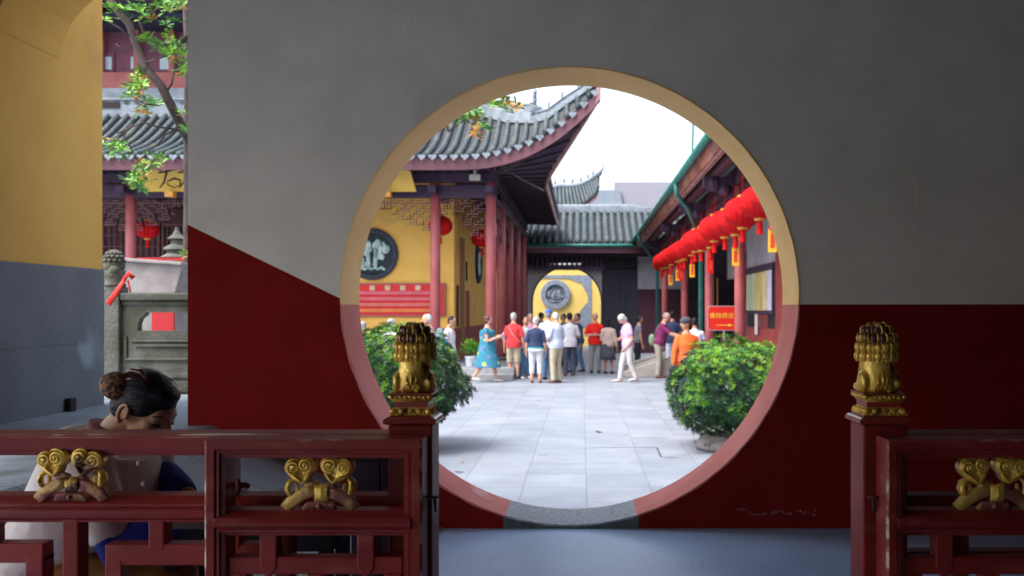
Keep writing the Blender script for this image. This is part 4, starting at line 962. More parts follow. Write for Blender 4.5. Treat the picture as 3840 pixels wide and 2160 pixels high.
# wall of the hall, with window, dado, dark shop bays
m_rdad=M('side_hall_red_dado',(.36,.06,.05),(.28,.045,.04),2,.8)
MB().box(4.3,4.6,10.9,20.39,GZ,4.6).box(4.3,4.6,20.4,23.9,GZ+0,.95).build('red_wall',m_rdad,RB)
MB().box(4.3,4.6,20.4,23.9,2.46,4.6).box(4.31,4.6,24.6,27.2,2.3,4.6).build('upper_plaster',m_galw,RB)
wn=MB(); wn.box(4.24,4.3,20.4,23.9,2.3,2.45); wn.box(4.24,4.3,20.4,23.9,1.28,1.36); wn.box(4.24,4.3,23.8,23.9,1.36,2.3); wn.box(4.24,4.3,20.4,20.5,1.36,2.3)
for y in (21.15,21.8,22.45,23.1): wn.box(4.27,4.29,y-.02,y+.02,1.36,2.3)
wo=wn.build('window',m_wooddk,RB)
for i,(ya,yb,c_) in enumerate(((20.52,21.12,(.75,.70,.85)),(21.18,21.77,(.80,.70,.38)),(21.83,22.42,(.80,.60,.20)),(22.48,23.07,(.60,.66,.42)),(23.13,23.78,(.50,.60,.42)))):
    MB().box(4.262,4.30,ya,yb,1.37,2.29).build('pane',M('window_panel_%s'%['lilac','sand','amber','sage','moss'][i],c_,None,3,.6),wo)
MB().box(4.305,4.34,20.42,23.8,.96,1.27).build('counter_recess',m_black,RB)
q=MB(); 
for y in (21.2,21.5,21.8,22.1): q.box(4.26,4.30,y,y+.06,.96,1.27)
q.each('recess_bar',m_col,RB); MB().box(4.24,4.26,22.2,22.5,.78,1.28).build('paper_notice',M('white_paper',(.75,.75,.72),(.7,.7,.68),3,.8),RB)
q=MB(); q.box(6.6,6.8,20.9,Y1r,GZ,4.6); q.box(4.35,6.6,Y1r-.3,Y1r-.1,GZ,4.6); q.box(4.35,6.6,23.91,24.0,GZ,4.6); q.build('shop_interior',M('dark_shop_interior',(.035,.018,.028),(.02,.012,.02),2,.8),RB)
q=MB(); q.box(4.2,4.5,24.0,37.8,GZ,.55); q.build('shop_counter',m_rdad,RB,bevel=.02)
q=MB(); q.box(4.3,4.42,24.2,24.9,.56,2.9); q.box(4.3,4.42,25.1,25.35,.56,2.9); q.each('shop_panel',M('grey_shop_panel',(.16,.15,.18),(.12,.11,.14),2,.7),RB)
q=MB(); q.box(4.28,4.299,25.0,25.08,.9,2.7); q.box(4.28,4.30,29,29.08,1.2,2.4); q.each('gold_couplet',m_lgold,RB)
# antenna-like pole above the eave
a_=at(1745,322,17); c_=at(1741,365,17); tag(MB().tube([c_+V((0,0,-.35)),a_+V((0,0,.5))],.02,6).build('roof_pole',m_green),'thin dark pole rising above the right eave','pole')
# ============================================================ lanterns
def lantern(c,R,label,tagged=None,group='red lanterns strung along the right eave',blank=False):
    t=thing('paper_lantern',label,'lantern',c,group); c=V(c); h=R*.82
    b=MB(); prof=[(R*math.cos(a),h*math.sin(a)) for a in [(-.98+1.96*i/14)*pi/2*.86 for i in range(15)]]
    b.lathe(c,prof,40,mod=lambda a,z: 1-.06*abs(math.cos(a*10))); b.build('silk_body',m_silk,t,smooth=True)
    g_=MB(); rr_=prof[0][0]; g_.lathe(c+V((0,0,prof[0][1])),[(rr_*1.16,.012),(rr_*1.22,-.012),(rr_*.9,-.035)],20); g_.lathe(c+V((0,0,prof[-1][1])),[(rr_*.9,.035),(rr_*1.22,.012),(rr_*1.16,-.012)],20); g_.each('gold_rim',m_lgold,t)
    s=MB(); s.lathe(c+V((0,0,prof[0][1]-.035)),[(rr_*.55,0),(rr_*.62,-.08),(rr_*.66,-.20)],16,mod=lambda a,z:1-.08*abs(math.cos(a*8))); s.build('tassel',m_lred,t); MB().tube([c+V((0,0,prof[-1][1])),c+V((0,0,h+.35))],.006,5).build('hanging_cord',m_lred,t)
    if tagged:
        zt=c.z+prof[0][1]-.22; q=MB(); q.box(c.x-.058,c.x+.058,c.y-.012,c.y+.012,zt-.32,zt); q.tube([(c.x,c.y,zt+.1),(c.x,c.y,zt)],.012,5); q.build('tag_frame',M('tag_bright_yellow',(.85,.50,.02),(.8,.45,.02),3,.5) if tagged=='y' else m_lred,t)
        q=MB(); q.box(c.x-.030,c.x+.030,c.y-.017,c.y+.017,zt-.26,zt-.06); q.build('tag_panel',M('tag_red',(.75,.05,.02),None,3,.5),t)
    return t
ords=['nearest','second','third','fourth','fifth','sixth','seventh','eighth','ninth','tenth','eleventh','twelfth','thirteenth','fourteenth','fifteenth','sixteenth','seventeenth','farthest']
for i in range(18):
    Y=12.6+i*1.06; tg={0:'y',3:'y',6:'r',9:'y',11:'r',12:'y',14:'y'}.get(i)
    lantern((2.62+.04*math.sin(i*2.3),Y,2.95+.03*math.sin(i*1.7)),.31,'%s red lantern%s in the row under the right eave'%(ords[i],' from the gate' if i not in (0,17) else '')+(', with hanging tag' if tg else ''),tg)
GRP2='red lanterns under the temple eave'
lantern(at(1108,568,24.6),.33,'red lantern behind the temple column at the ochre wall',None,GRP2)
lantern(at(1213,600,27.2),.33,'red lantern half hidden by the corner column of the temple',None,GRP2)
lantern(at(371,578,24.6),.30,'red lantern with tassel seen through the left opening',None,GRP2)
# ============================================================ sign on a stand
SG=thing('direction_sign','red sign with yellow characters and right-pointing arrow on a thin stand behind the bush','sign',(2.9,18.3,GZ))
ys=18.3; sx0,sx1,sz0,sz1=ax(1779,ys),ax(1779,ys)+.68,az(832,ys),az(769,ys)
def rrect(x0,x1,z0,z1,r_,n=5):
    o_=[]
    for (cx_,cz_,a0) in ((x1-r_,z1-r_,0),(x0+r_,z1-r_,90),(x0+r_,z0+r_,180),(x1-r_,z0+r_,270)):
        for i in range(n+1): a=math.radians(a0+90*i/n); o_.append((cx_+r_*math.cos(a),cz_+r_*math.sin(a)))
    return o_
MB().prism(rrect(sx0,sx1,sz0,sz1,.07),ys,ys+.03).build('metal_frame',M('steel',(.55,.55,.57),(.45,.45,.47),10,.35,metal=.7),SG)
MB().prism(rrect(sx0+.02,sx1-.02,sz0+.02,sz1-.02,.06),ys-.006,ys-.001).build('red_face',M('sign_red',(.62,.02,.01),(.55,.015,.01),3,.4),SG)
q=MB(); q.text('香烛供应处',(sx0+.045,ys-.009,sz0+.26),.122,(1,0,0),(0,0,1),.001)
q.box(sx0+.18,sx0+.42,ys-.010,ys-.0075,sz0+.105,sz0+.118); q.prism([(sx0+.42,sz0+.08),(sx0+.52,sz0+.111),(sx0+.42,sz0+.142)],ys-.010,ys-.0075)
q.build('lettering',M('sign_yellow',(.85,.55,.05),None,3,.5),SG,normals=False)
MB().tube([((sx0+sx1)/2,ys+.015,sz0),((sx0+sx1)/2,ys+.015,GZ+.03)],.018,8).lathe(((sx0+sx1)/2,ys,GZ),[(.2,.002),(.2,.03)],16).build('stand',M('steel',(.55,.55,.57)),SG)
# steps / ramp at the right hall
SP=thing('stone_steps','grey stone steps with slanting side slabs leading into the right side hall','steps',(2.6,25.5,GZ))
q=MB()
for i in range(3): q.box(2.1+i*.35,4.2,24.4+.0*i,26.6,GZ+.003+i*.16,GZ+.16+i*.16)
q.each('tread',m_terr,SP,bevel=.01)
q=MB()
for y in (24.1,26.65): q.prism([(1.15,GZ+.003),(1.0,GZ+.12),(2.6,GZ+.62),(3.2,GZ+.66),(3.2,GZ+.003)],y,y+.26)
q.prism([(1.25,GZ+.01),(1.3,GZ+.10),(2.15,GZ+.40),(2.15,GZ+.01)],24.4,26.6)
q.each('side_slab',M('slab_warm_granite',(.38,.35,.31),(.31,.29,.27),4,.8,bump=.2),SP,bevel=.015)
# pot plant on the terrace
PT=thing('potted_plant','bushy potted plant in a pale blue-patterned ceramic pot on the terrace edge','plant',(-2.95,23.9,FZ))
pc=V((ax(1187,23.8),23.8,FZ))
PT.location=pc
MB().lathe(pc,[(.13,.002),(.15,.03),(.17,.22),(.19,.25),(.19,.28),(.165,.28),(.165,.25)],24).build('pot',M('blue_white_ceramic',(.62,.68,.74),(.30,.45,.62),9,.3,lo=.55,hi=.62),PT,smooth=True)
lf=MB(); rr=random.Random(11)
for i in range(330):
    a=rr.uniform(0,2*pi); el=rr.uniform(.15,1.5); L_=rr.uniform(.22,.58); c0=pc+V((rr.uniform(-.1,.1),rr.uniform(-.1,.1),.28)); dv=V((math.cos(a)*math.cos(el),math.sin(a)*math.cos(el),math.sin(el)))
    p1=c0+dv*L_*.6; p2=c0+dv*L_+V((0,0,-.10*L_)); s=dv.cross(V((0,0,1))); s.normalize(); s*=rr.uniform(.012,.022)
    lf.mat(rr.choice([m_leafm,m_leafm,m_leafy])); lf.add([p1-s*.6,p1+s*.6,lerp(p1,p2,.5)+s,p2,lerp(p1,p2,.5)-s],[(0,1,2,3,4)])
lf.build('foliage',None,PT,normals=False)
# ============================================================ clipped bushes
def bush(name,label,c,R,seed,zs,ntuft=2300):
    rr=random.Random(seed); t=thing(name,label,'bush',(c[0],c[1],GZ)); c=V(c)
    tr=MB()
    for i in range(9):
        a=i*2*pi/9+rr.uniform(-.3,.3); p=V((c.x,c.y,GZ+.12)); e=c+V((math.cos(a)*R*.7,math.sin(a)*R*.7,-R*.2+rr.uniform(-.1,.3)*R)); mid=lerp(p,e,.5)+V((rr.uniform(-.08,.08),rr.uniform(-.08,.08),-.10)); tr.tube([p,mid,e],[.035,.022,.008],6)
    tr.tube([V((c.x,c.y,GZ)),V((c.x+.03,c.y,GZ+.3))],[.07,.05],8); tr.build('trunk',m_bark,t,smooth=True)
    f=MB()
    for i in range(ntuft):
        # directions over a sphere, more on the outer shell
        z=rr.uniform(-.92,1); a=rr.uniform(0,2*pi); q=math.sqrt(1-z*z); dv=V((q*math.cos(a),q*math.sin(a),z))
        lump=.86+.20*noise.noise(dv*2.1+V((seed,0,0)))+.10*noise.noise(dv*5.0+V((0,seed,0)))
        k_=lump*(1-abs(rr.gauss(0,.10)) if rr.random()<.8 else rr.uniform(.45,.85))
        zz=dv.z*zs
        p=c+V((dv.x,dv.y,zz))*R*k_
        if z<-.93: continue
        up=(dv+V((0,0,.5))+V((rr.uniform(-.4,.4),rr.uniform(-.4,.4),rr.uniform(-.3,.3)))).normalized()
        cl=noise.noise(p*3.3+V((seed*3,0,0)))
        lime_tuft=rr.random()<(.16+.75*max(-.2,dv.z)+.8*cl) and k_>.78*lump  # lime tufts are likelier higher up and on the outer shell
        m=m_leafy if (lime_tuft and rr.random()<.55) else (m_leafm if lime_tuft or rr.random()<.14 else m_leafd)
        f.mat(m); sA=up.orthogonal().normalized(); sB=up.cross(sA); nl=rr.randint(8,11); L0=rr.uniform(.065,.10)*(1.0 if not lime_tuft else .85)
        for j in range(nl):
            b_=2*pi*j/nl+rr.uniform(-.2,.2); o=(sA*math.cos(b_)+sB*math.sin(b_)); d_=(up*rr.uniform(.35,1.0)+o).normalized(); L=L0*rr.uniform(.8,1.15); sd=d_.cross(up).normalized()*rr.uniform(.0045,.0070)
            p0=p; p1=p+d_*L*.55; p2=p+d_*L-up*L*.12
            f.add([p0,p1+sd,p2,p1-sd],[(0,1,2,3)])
    f.build('foliage',None,t,normals=False); return t
bush('clipped_bush','round clipped evergreen bush right of the path, in front of the red sign',(1.96,11.6,.36),1.0,2,.72,3600)
bush('clipped_bush','round clipped evergreen bush left of the path, behind the gilt lion post',(-2.34,11.6,.47),.97,5,.82,3600)
def planter(c,label):
    t=thing('stone_planter',label,'planter',(c[0],c[1],GZ)); q=MB(); q.lathe((c[0],c[1],GZ),[(.34,.003),(.38,.05),(.36,.10),(.30,.14),(.31,.18),(.26,.2)],28,mod=lambda a,z:1+.03*math.cos(8*a)); q.build('bowl',m_stoneL,t,smooth=True)
    s=MB(); 
    for k_ in range(8):
        a=k_*pi/4; cc=V((c[0]+.375*math.cos(a),c[1]+.375*math.sin(a),GZ+.07)); u=V((-math.sin(a),math.cos(a),0)); s.tube([cc+u*(.05*(1-j/14)*math.cos(j*.9))+V((0,0,.05*(1-j/14)*math.sin(j*.9))) for j in range(13)],.008,5)
    s.build('carved_scrolls',m_stoneL,t,smooth=True)
planter((1.80,11.6),'pale carved stone planter under the right-hand bush'); planter((-2.22,11.6),'pale carved stone planter under the left-hand bush')
# ============================================================ left opening: balustrade, basin, pagoda, tree
BL=thing('stone_balustrade','grey carved stone balustrade with a lion-topped post seen through the left opening','balustrade',(-3.6,7.85,PZ))
yb=7.85
px=ax(287,yb); q=MB(); q.box(px-.085,px+.085,yb-.085,yb+.085,PZ,1.56); q.build('newel',m_stone,BL,bevel=.012)
q=MB(); q.lathe((px,yb,0),[(.09,1.56),(.10,1.58),(.07,1.60),(.085,1.64),(.095,1.70)],16); q.ell((px,yb,1.74),.088,.085,.08,seg=14,rows=9); q.ell((px+.03,yb-.05,1.70),.05,.05,.045,seg=10,rows=7)
for zz,R in ((1.845,.050),(1.815,.068),(1.782,.077)):
    for i in range(12): a=i*pi/6+zz*10; q.ell((px+R*math.cos(a),yb+R*math.sin(a),zz),.02,.02,.018,seg=7,rows=5)
q.ell((px,yb,1.82),.066,.066,.062,seg=12,rows=8); q.build('lion_finial',m_stone,BL,smooth=True)
xr=-2.0; q=MB(); q.box(px+.086,xr,yb-.075,yb+.075,1.44,1.505); q.box(px+.086,xr,yb-.055,yb+.055,1.40,1.439); q.build('handrail',m_stone,BL,bevel=.012)
q=MB(); zA=PZ+.001
ow=[(ax(355,yb),az(832,yb)),(ax(352,yb),az(815,yb)),(ax(358,yb),az(800,yb)),(ax(366,yb),az(795,yb)),(ax(372,yb),az(786,yb)),(ax(395,yb),az(785,yb)),(-2.2,az(785,yb)),(-2.2,az(832,yb))]
q.prism([(px+.086,1.399),(px+.086,zA+.0),(ax(352,yb),zA)]+[(ax(352,yb),ow[0][1])]+ow[1:5]+[(ow[4][0],1.399)],yb-.04,yb+.04)
q.box(ow[4][0],xr,yb-.04,yb+.04,ow[4][1],1.399); q.box(ax(352,yb),xr,yb-.04,yb+.04,zA,ow[0][1]); 
q.build('panel',m_stone,BL)
q=MB()
for (a,b_,c_,d_) in ((ax(335,yb),xr,az(855,yb),az(860,yb)),(ax(345,yb),xr,az(866,yb),az(872,yb)),(ax(320,yb),xr,az(900,yb),az(906,yb)),(ax(320,yb),ax(326,yb),az(845,yb),az(900,yb)),(px+.09,xr,az(938,yb),az(950,yb)),(px+.09,xr,az(958,yb),az(985,yb))):
    q.box(a,b_,yb-.056,yb-.041,d_,c_)
q.build('carved_mouldings',m_stone,BL,bevel=.004)
rb=MB(); P_=[at(300,700,yb-.12),at(312,692,yb-.12),at(325,690,yb-.13)]
rb.tube([at(315,700,yb-.13),at(300,725,yb-.15),at(272,765,yb-.17)],[.016,.022,.026],6,flat=.25,up=(0,1,0)); rb.tube([at(312,702,yb-.14),at(323,688,yb-.15),at(336,700,yb-.14)],[.016,.024,.02],6,flat=.3,up=(0,1,0)); rb.tube([at(322,705,yb-.12),at(328,735,yb-.12)],[.008,.008],5)
tag(rb.build('red_ribbon',M('red_ribbon_cloth',(.75,.03,.02),(.65,.02,.015),5,.6),smooth=True),'bright red ribbon tied round the stone lion post of the balustrade','ribbon')
BN=thing('stone_basin','pale stone trough with flared sides standing behind the balustrade','trough',(-4.6,9.6,GZ))
Yq=9.6; q=MB(); q.prism([(ax(305,Yq),az(738,Yq)),(ax(440,Yq),az(738,Yq)),(ax(462,Yq),az(662,Yq)),(ax(290,Yq),az(648,Yq))],Yq,Yq+.9); q.prism([(ax(268,Yq),az(655,Yq)),(ax(462,Yq),az(668,Yq)),(ax(462,Yq),az(660,Yq)),(ax(268,Yq),az(645,Yq))],Yq-.05,Yq+.95); q.box(ax(300,Yq),ax(430,Yq),Yq+.1,Yq+.8,GZ,az(740,Yq)); q.build('trough',m_stoneL,BN,bevel=.01)
q=MB(); q.box(ax(345,10.8),ax(468,10.8),10.8,10.85,az(672,10.8),az(648,10.8)); q.box(ax(385,9.45),ax(440,9.45),9.42,9.45,az(838,9.45),az(775,9.45)); q.box(ax(430,9.9),ax(470,9.9),10.56,10.6,az(742,9.9),az(680,9.9)); 
for o_,l_ in zip(q.each('red_cloth',M('red_cloth',(.45,.02,.025),(.35,.015,.02),4,.8)),('dark red cloth strip showing above the rim of the pale stone trough','bright red cloth seen through the cut-out of the grey balustrade','red cloth corner hanging at the right end of the pale trough')): tag(o_,l_,'cloth','red cloths around the stone trough')
PG=thing('stone_pagoda','small grey tiered stone pagoda beside the tree trunk','pagoda',(ax(445,11),11,GZ))
q=MB(); pp=[(.26,GZ),(.26,az(660,11)),(.16,az(655,11)),(.19,az(648,11)),(.13,az(640,11)),(.10,az(634,11)),(.155,az(628,11)),(.14,az(622,11)),(.07,az(615,11)),(.06,az(606,11)),(.11,az(601,11)),(.05,az(590,11)),(.025,az(580,11)),(.02,az(572,11))]
q.lathe((ax(445,11),11,0),pp,16); q.build('pagoda',m_stone,PG,smooth=False)
TR=thing('magnolia_tree','leafy tree with leaning branch and pale green leaf whorls outside the left opening','tree',(ax(478,10.2),10.2,GZ))
Yt=10.2; tb_=MB()
tb_.tube([V((ax(480,Yt),Yt,GZ)),at(476,900,Yt),at(474,700,Yt),at(475,520,Yt),at(476,350,Yt),at(474,250,Yt),at(474,130,Yt),at(470,105,Yt),at(460,-80,Yt)],[.09,.075,.06,.055,.06,.045,.04,.03,.02],10)
tb_.build('trunk',m_bark,TR,smooth=True)
br=MB(); Y2=9.6
br.tube([at(485,365,Yt-.1),at(460,325,Yt-.2),at(430,265,Y2),at(405,215,Y2),at(365,170,Y2),at(345,120,Y2),at(325,60,Y2),at(285,15,Y2),at(262,-40,Y2)],[.055,.052,.048,.045,.045,.04,.038,.034,.03],9)
for pts,w0 in (([(455,105,9.9),(420,112,9.8),(385,105,9.7),(360,80,9.7),(350,50,9.7)],.022),([(470,340,9.9),(440,325,9.7),(400,320,9.6),(360,308,9.5),(330,320,9.5),(295,335,9.5)],.013),([(445,322,9.7),(415,340,9.6),(395,365,9.6),(365,385,9.5)],.012),([(335,312,9.5),(318,330,9.5),(312,345,9.5),(325,365,9.5),(335,385,9.5)],.010),([(420,230,9.6),(432,210,9.6),(440,170,9.7),(448,120,9.8)],.012),([(430,245,9.6),(400,265,9.5),(365,262,9.4),(330,240,9.4)],.010),([(360,160,9.6),(390,150,9.5),(420,140,9.4)],.010),([(330,95,9.6),(300,70,9.5),(275,55,9.5)],.010),([(350,50,9.7),(400,20,9.6),(450,10,9.6)],.012),([(340,115,9.6),(310,125,9.5),(290,110,9.5)],.008),([(365,390,9.5),(345,410,9.4),(320,400,9.4)],.009),([(300,340,9.5),(285,372,9.4),(270,385,9.4)],.008)):
    br.tube([at(*p) for p in pts],[w0*(1-.08*i) for i in range(len(pts))],6)
# boughs that reach over to the gate opening
br.tube([at(455,105,9.9),V((-3.2,9.9,5.1)),V((-2.2,9.7,4.9)),V((-1.7,9.5,4.2)),at(1130,330,9.4),at(1170,300,9.3),at(1195,318,9.3),at(1206,345,9.2)],[.035,.032,.026,.022,.016,.010,.008,.006],6)
br.tube([V((-1.7,9.5,4.2)),V((-1.45,9.3,4.0)),at(1210,262,9.3),at(1265,255,9.2)],[.015,.012,.008,.005],6)
br.build('branches',m_bark,TR,smooth=True)
wl_=MB(); rr=random.Random(21)
spots=[]
def cl(x,y,r_,n,Y=9.5,o=.1): 
    for i in range(n): spots.append((x+rr.gauss(0,r_),y+rr.gauss(0,r_*.8),Y+rr.uniform(-.3,.3),o))
cl(350,20,22,16);cl(300,25,15,8);cl(420,12,25,16);cl(445,35,15,8,o=.6);cl(370,95,10,5);cl(395,120,10,6);cl(430,110,12,6);cl(430,130,14,7);cl(455,150,12,7,o=.4);cl(460,185,12,7,o=.4)
cl(355,190,14,8);cl(330,215,12,5);cl(345,240,14,6,o=.4);cl(385,265,14,7);cl(365,285,10,4,o=.3);cl(325,235,9,4);cl(275,375,12,7);cl(300,382,12,6);cl(345,440,16,9);cl(375,425,14,9);cl(400,410,8,4);cl(340,460,12,4,o=.3);cl(325,455,8,3);cl(470,290,8,4,o=.5);cl(472,640,6,3);cl(470,330,7,3)
for x,y,r_,n,o in ((1165,290,10,6,.1),(1195,285,8,5,.1),(1150,300,6,3,.6),(1215,320,8,5,.5),(1205,335,8,4,.5),(1265,262,10,6,.1),(1285,275,9,5,.2),(1240,265,8,3,.1),(1190,310,6,2,.3)): cl(x,y,r_,n,9.3,o)
for x,y,Y,o in spots:
    c=at(x,y,Y); nl=rr.randint(5,7); ax_=V((rr.uniform(-.5,.5),rr.uniform(-.6,.2),rr.uniform(.3,1))).normalized(); A=ax_.orthogonal().normalized(); B=ax_.cross(A); ph=rr.uniform(0,6)
    rnd=rr.random(); mm=m_leafo if rnd<o*.6 else (m_leafy if rnd<.62 else m_leafm)
    for j in range(nl):
        wl_.mat(mm if rr.random()<.85 else rr.choice([m_leafy,m_leafm])); a=ph+2*pi*j/nl+rr.uniform(-.25,.25); d_=(A*math.cos(a)+B*math.sin(a)+ax_*rr.uniform(.1,.6)).normalized(); L=rr.uniform(.065,.11); sd=d_.cross(ax_).normalized()*L*.21
        p0=c+d_*.012; wl_.add([p0,p0+d_*L*.35+sd*.8,p0+d_*L*.7+sd,p0+d_*L-ax_*L*.12,p0+d_*L*.7-sd,p0+d_*L*.35-sd*.8],[(0,1,2,3),(0,3,4,5)])
wl_.build('foliage',None,TR,normals=False)
# ============================================================ people
def hand_mesh(mb,w,d,n,s=1.0,curl=.5,thumb=1):
    """w wrist, d direction, n palm normal, thumb side sign"""
    d=d.normalized(); n=(n-d*n.dot(d)).normalized(); t=d.cross(n)*thumb
    P=lambda a,b,c: w+d*a*s+t*b*s+n*c*s
    mb.loft([(P(-.02,0,0),t*.024*s,n*.019*s),(P(.01,0,0),t*.026*s,n*.016*s),(P(.045,.002,0),t*.038*s,n*.015*s),(P(.085,0,0),t*.041*s,n*.013*s),(P(.098,0,.001),t*.036*s,n*.010*s)],10)
    for i,(o,L) in enumerate(((.030,.070),(.010,.078),(-.011,.072),(-.031,.056))):
        p=P(.088,o,0); dd=(d+t*(o*2.2)).normalized(); pts=[p]; c=0
        for k_ in range(3):
            c+=curl*(.55,.75,.5)[k_]*(1+.08*i); v=dd*math.cos(c)+n*math.sin(c); p=p+v*(L*s*(.45,.32,.25)[k_]); pts.append(p)
        mb.tube(pts,[.0095*s,.0088*s,.0080*s,.006*s],7)
    p=P(.022,.024,.004); v1=(d*.62+t*.72+n*.25).normalized(); v2=(d*.9+t*.3+n*.35).normalized()
    mb.tube([P(.010,.012,.002),p,p+v1*.036*s,p+v1*.036*s+v2*.032*s],[.013*s,.0125*s,.0105*s,.007*s],7)
m_shoe=M('brown_shoe_leather',(.16,.06,.05),(.10,.04,.035),8,.5); m_shoed=M('dark_shoe_leather',(.02,.02,.025),None,8,.5); m_shoep=M('pale_shoe',(.72,.58,.56),None,8,.5)
m_eye=M('dark_eye',(.02,.015,.012),None,8,.3)
def person(label,xp,Y,ang,H,top,bottom,hair,skin=m_skin,group=None,lean=0,hpitch=0,hturn=0,arms=('down','down'),sleeve=.5,hem=-.03,legs=((0,0),(0,0)),kind='trousers',leghem=.04,fat=1.0,shoes=m_shoe,hairstyle='short',dress=None,z=GZ,skirt_len=.27,feet_y=None,extra=None,shoulder=.108):
    X=ax(xp,Y); root=thing('person',label,'person',(X,Y,z),group)
    a=math.radians(ang); Fw=V((math.sin(a),-math.cos(a),0)); Sd=V((math.cos(a),math.sin(a),0)); B0=V((X,Y,z))
    def W_(s,f,zz): return B0+(Sd*s+Fw*f+V((0,0,zz)))*H
    hip=.52; le=math.radians(lean)
    tax=lambda s,f,u: (s, f*math.cos(le)+u*math.sin(le), hip+u*math.cos(le)-f*math.sin(le))
    def TT(s,f,u): return W_(*tax(s,f,u))
    TF=(TT(0,1,0)-TT(0,0,0)); TU=(TT(0,0,1)-TT(0,0,0))
    prof=[(-.06,.070,.058),(-.02,.096,.070),(.03,.096,.070),(.10,.084,.062),(.18,.094,.066),(.235,.103,.064),(.268,.088,.055),(.300,.052,.043),(.328,.036,.036)]
    prof=[(u,a_*shoulder/.108,b_) for u,a_,b_ in prof]
    def torso(mb,k=1.0,u0=-1,u1=9,kf=1.0,add=0):
        rg=[]
        for u,a_,b_ in prof:
            if u<u0-1e-6 or u>u1: continue
            belly=(fat-1)*.9 if -.03<u<.2 else (fat-1)*.4
            rg.append((TT(0,(.012 if .0<u<.2 else 0)*(fat-1)*6,u),Sd*H*(a_*k*(1+belly*.6)+add),TF*(b_*k*kf*(1+belly)+add)))
        mb.loft(rg,16)
    # joints
    hpd=math.radians(hpitch)+le*.5; neck=TT(0,0,.318)
    ht=math.radians(hturn); hF0=Fw*math.cos(ht)+Sd*math.sin(ht); hS=Sd*math.cos(ht)-Fw*math.sin(ht)
    hU=(V((0,0,1))*math.cos(hpd)+hF0*math.sin(hpd)); hF=(hF0*math.cos(hpd)-V((0,0,1))*math.sin(hpd))
    hc=neck+hU*H*.088+hF*H*.012
    body=MB(); torso(body)
    body.tube([neck-TU*.03,neck+hU*H*.035,hc-hU*H*.02],[H*.036,H*.031,H*.032],12)
    R3=Matrix((hS,hF,hU)).transposed()
    body.ell(hc+hU*H*.012,H*.044,H*.056,H*.056,rot=R3,seg=16,rows=12); body.ell(hc-hU*H*.022+hF*H*.014,H*.036,H*.040,H*.040,rot=R3,seg=14,rows=10)
    body.tube([hc+hF*H*.050+hU*H*.010,hc+hF*H*.064-hU*H*.010,hc+hF*H*.052-hU*H*.016],[H*.005,H*.009,H*.008],8)
    for s in (-1,1): body.ell(hc+hS*s*H*.045-hF*H*.004,H*.007,H*.012,H*.018,rot=R3,seg=8,rows=6)
    eyes=MB()
    for s in (-1,1): eyes.ell(hc+hS*s*H*.018+hF*H*.0545+hU*H*.006,H*.0055,H*.004,H*.0035,rot=R3,seg=8,rows=5)
    eyes.ell(hc+hF*H*.052-hU*H*.034,H*.013,H*.004,H*.003,rot=R3,seg=8,rows=5)
    # arms
    sl=MB(); hands=[]
    for s,arm in zip((-1,1),arms):
        sh=TT(s*shoulder*.90,0,.250)
        if isinstance(arm,str):
            e_,w_={'down':((.25,.02,-1),(.08,.22,-1)),'front':((.22,.12,-1),(-.15,1,.12)),'hip':((.75,-.1,-.8),(-.75,.45,-.35)),'cross':((.42,.25,-1),(-1.15,.75,.12)),'up':((.3,.35,-.9),(-.3,.35,.95)),'reach':((.12,.8,-.62),(.0,1,-.30)),'back':((.3,-.35,-.9),(-.5,-.35,-.6)),'pocket':((.38,-.12,-.95),(-.25,.25,-.95)),'belly':((.35,.15,-.95),(-.85,.8,-.1)),'hold':((.2,.25,-1),(-.35,1,.45)),'swing':((.2,-.35,-.95),(.05,-.1,-1))}[arm]
        else: e_,w_=arm
        dv=lambda q: (Sd*s*q[0]+Fw*q[1]+V((0,0,q[2]))).normalized()
        el=sh+dv(e_)*H*.170; wr=el+dv(w_)*H*.145
        body.tube([TT(s*shoulder*.5,0,.262),sh,lerp(sh,el,.5),el,lerp(el,wr,.35),wr],[H*.032,H*.033,H*.029,H*.0245,H*.0250,H*.0165],12)
        hn=(Fw*.3-Sd*s).normalized(); hands.append((wr,dv(w_),hn,s))
        L=sleeve; pts=[TT(s*shoulder*.45,0,.262),sh]
        if L<=1: pts+= [lerp(sh,el,L*.5),lerp(sh,el,L)]; rr_=[H*.037,H*.040,H*.039,H*.040]
        else: pts+= [lerp(sh,el,.5),el,lerp(el,wr,(L-1)*.5),lerp(el,wr,L-1)]; rr_=[H*.037,H*.040,H*.037,H*.033,H*.031,H*.026]
        sl.tube(pts,rr_,12)
    # legs
    knees=[];ank=[]
    for s,(ff,bend) in zip((-1,1),legs):
        hj=W_(s*.052,-.0,hip-.02); an=W_(s*.062,ff,.045+max(0,bend)*.05); mid=lerp(hj,an,.5)+Fw*H*(.018+.07*bend); knees.append((hj,mid,an)); ank.append(an)
        body.tube([hj+V((0,0,.03*H)),lerp(hj,mid,.4),mid,lerp(mid,an,.3),an],[H*.060,H*.052,H*.034,H*.034,H*.021],12)
        sf=MB()
    body.build('body',skin,root,remesh=.0135*H/1.7,sm=2)
    eyes.build('face_features',m_eye,root,smooth=True)
    for wr,d_,hn,s in hands:
        h_=MB(); hand_mesh(h_,wr,d_,hn,H/1.75,.45,1 if s<0 else -1); h_.build('hand',skin,root,smooth=True)
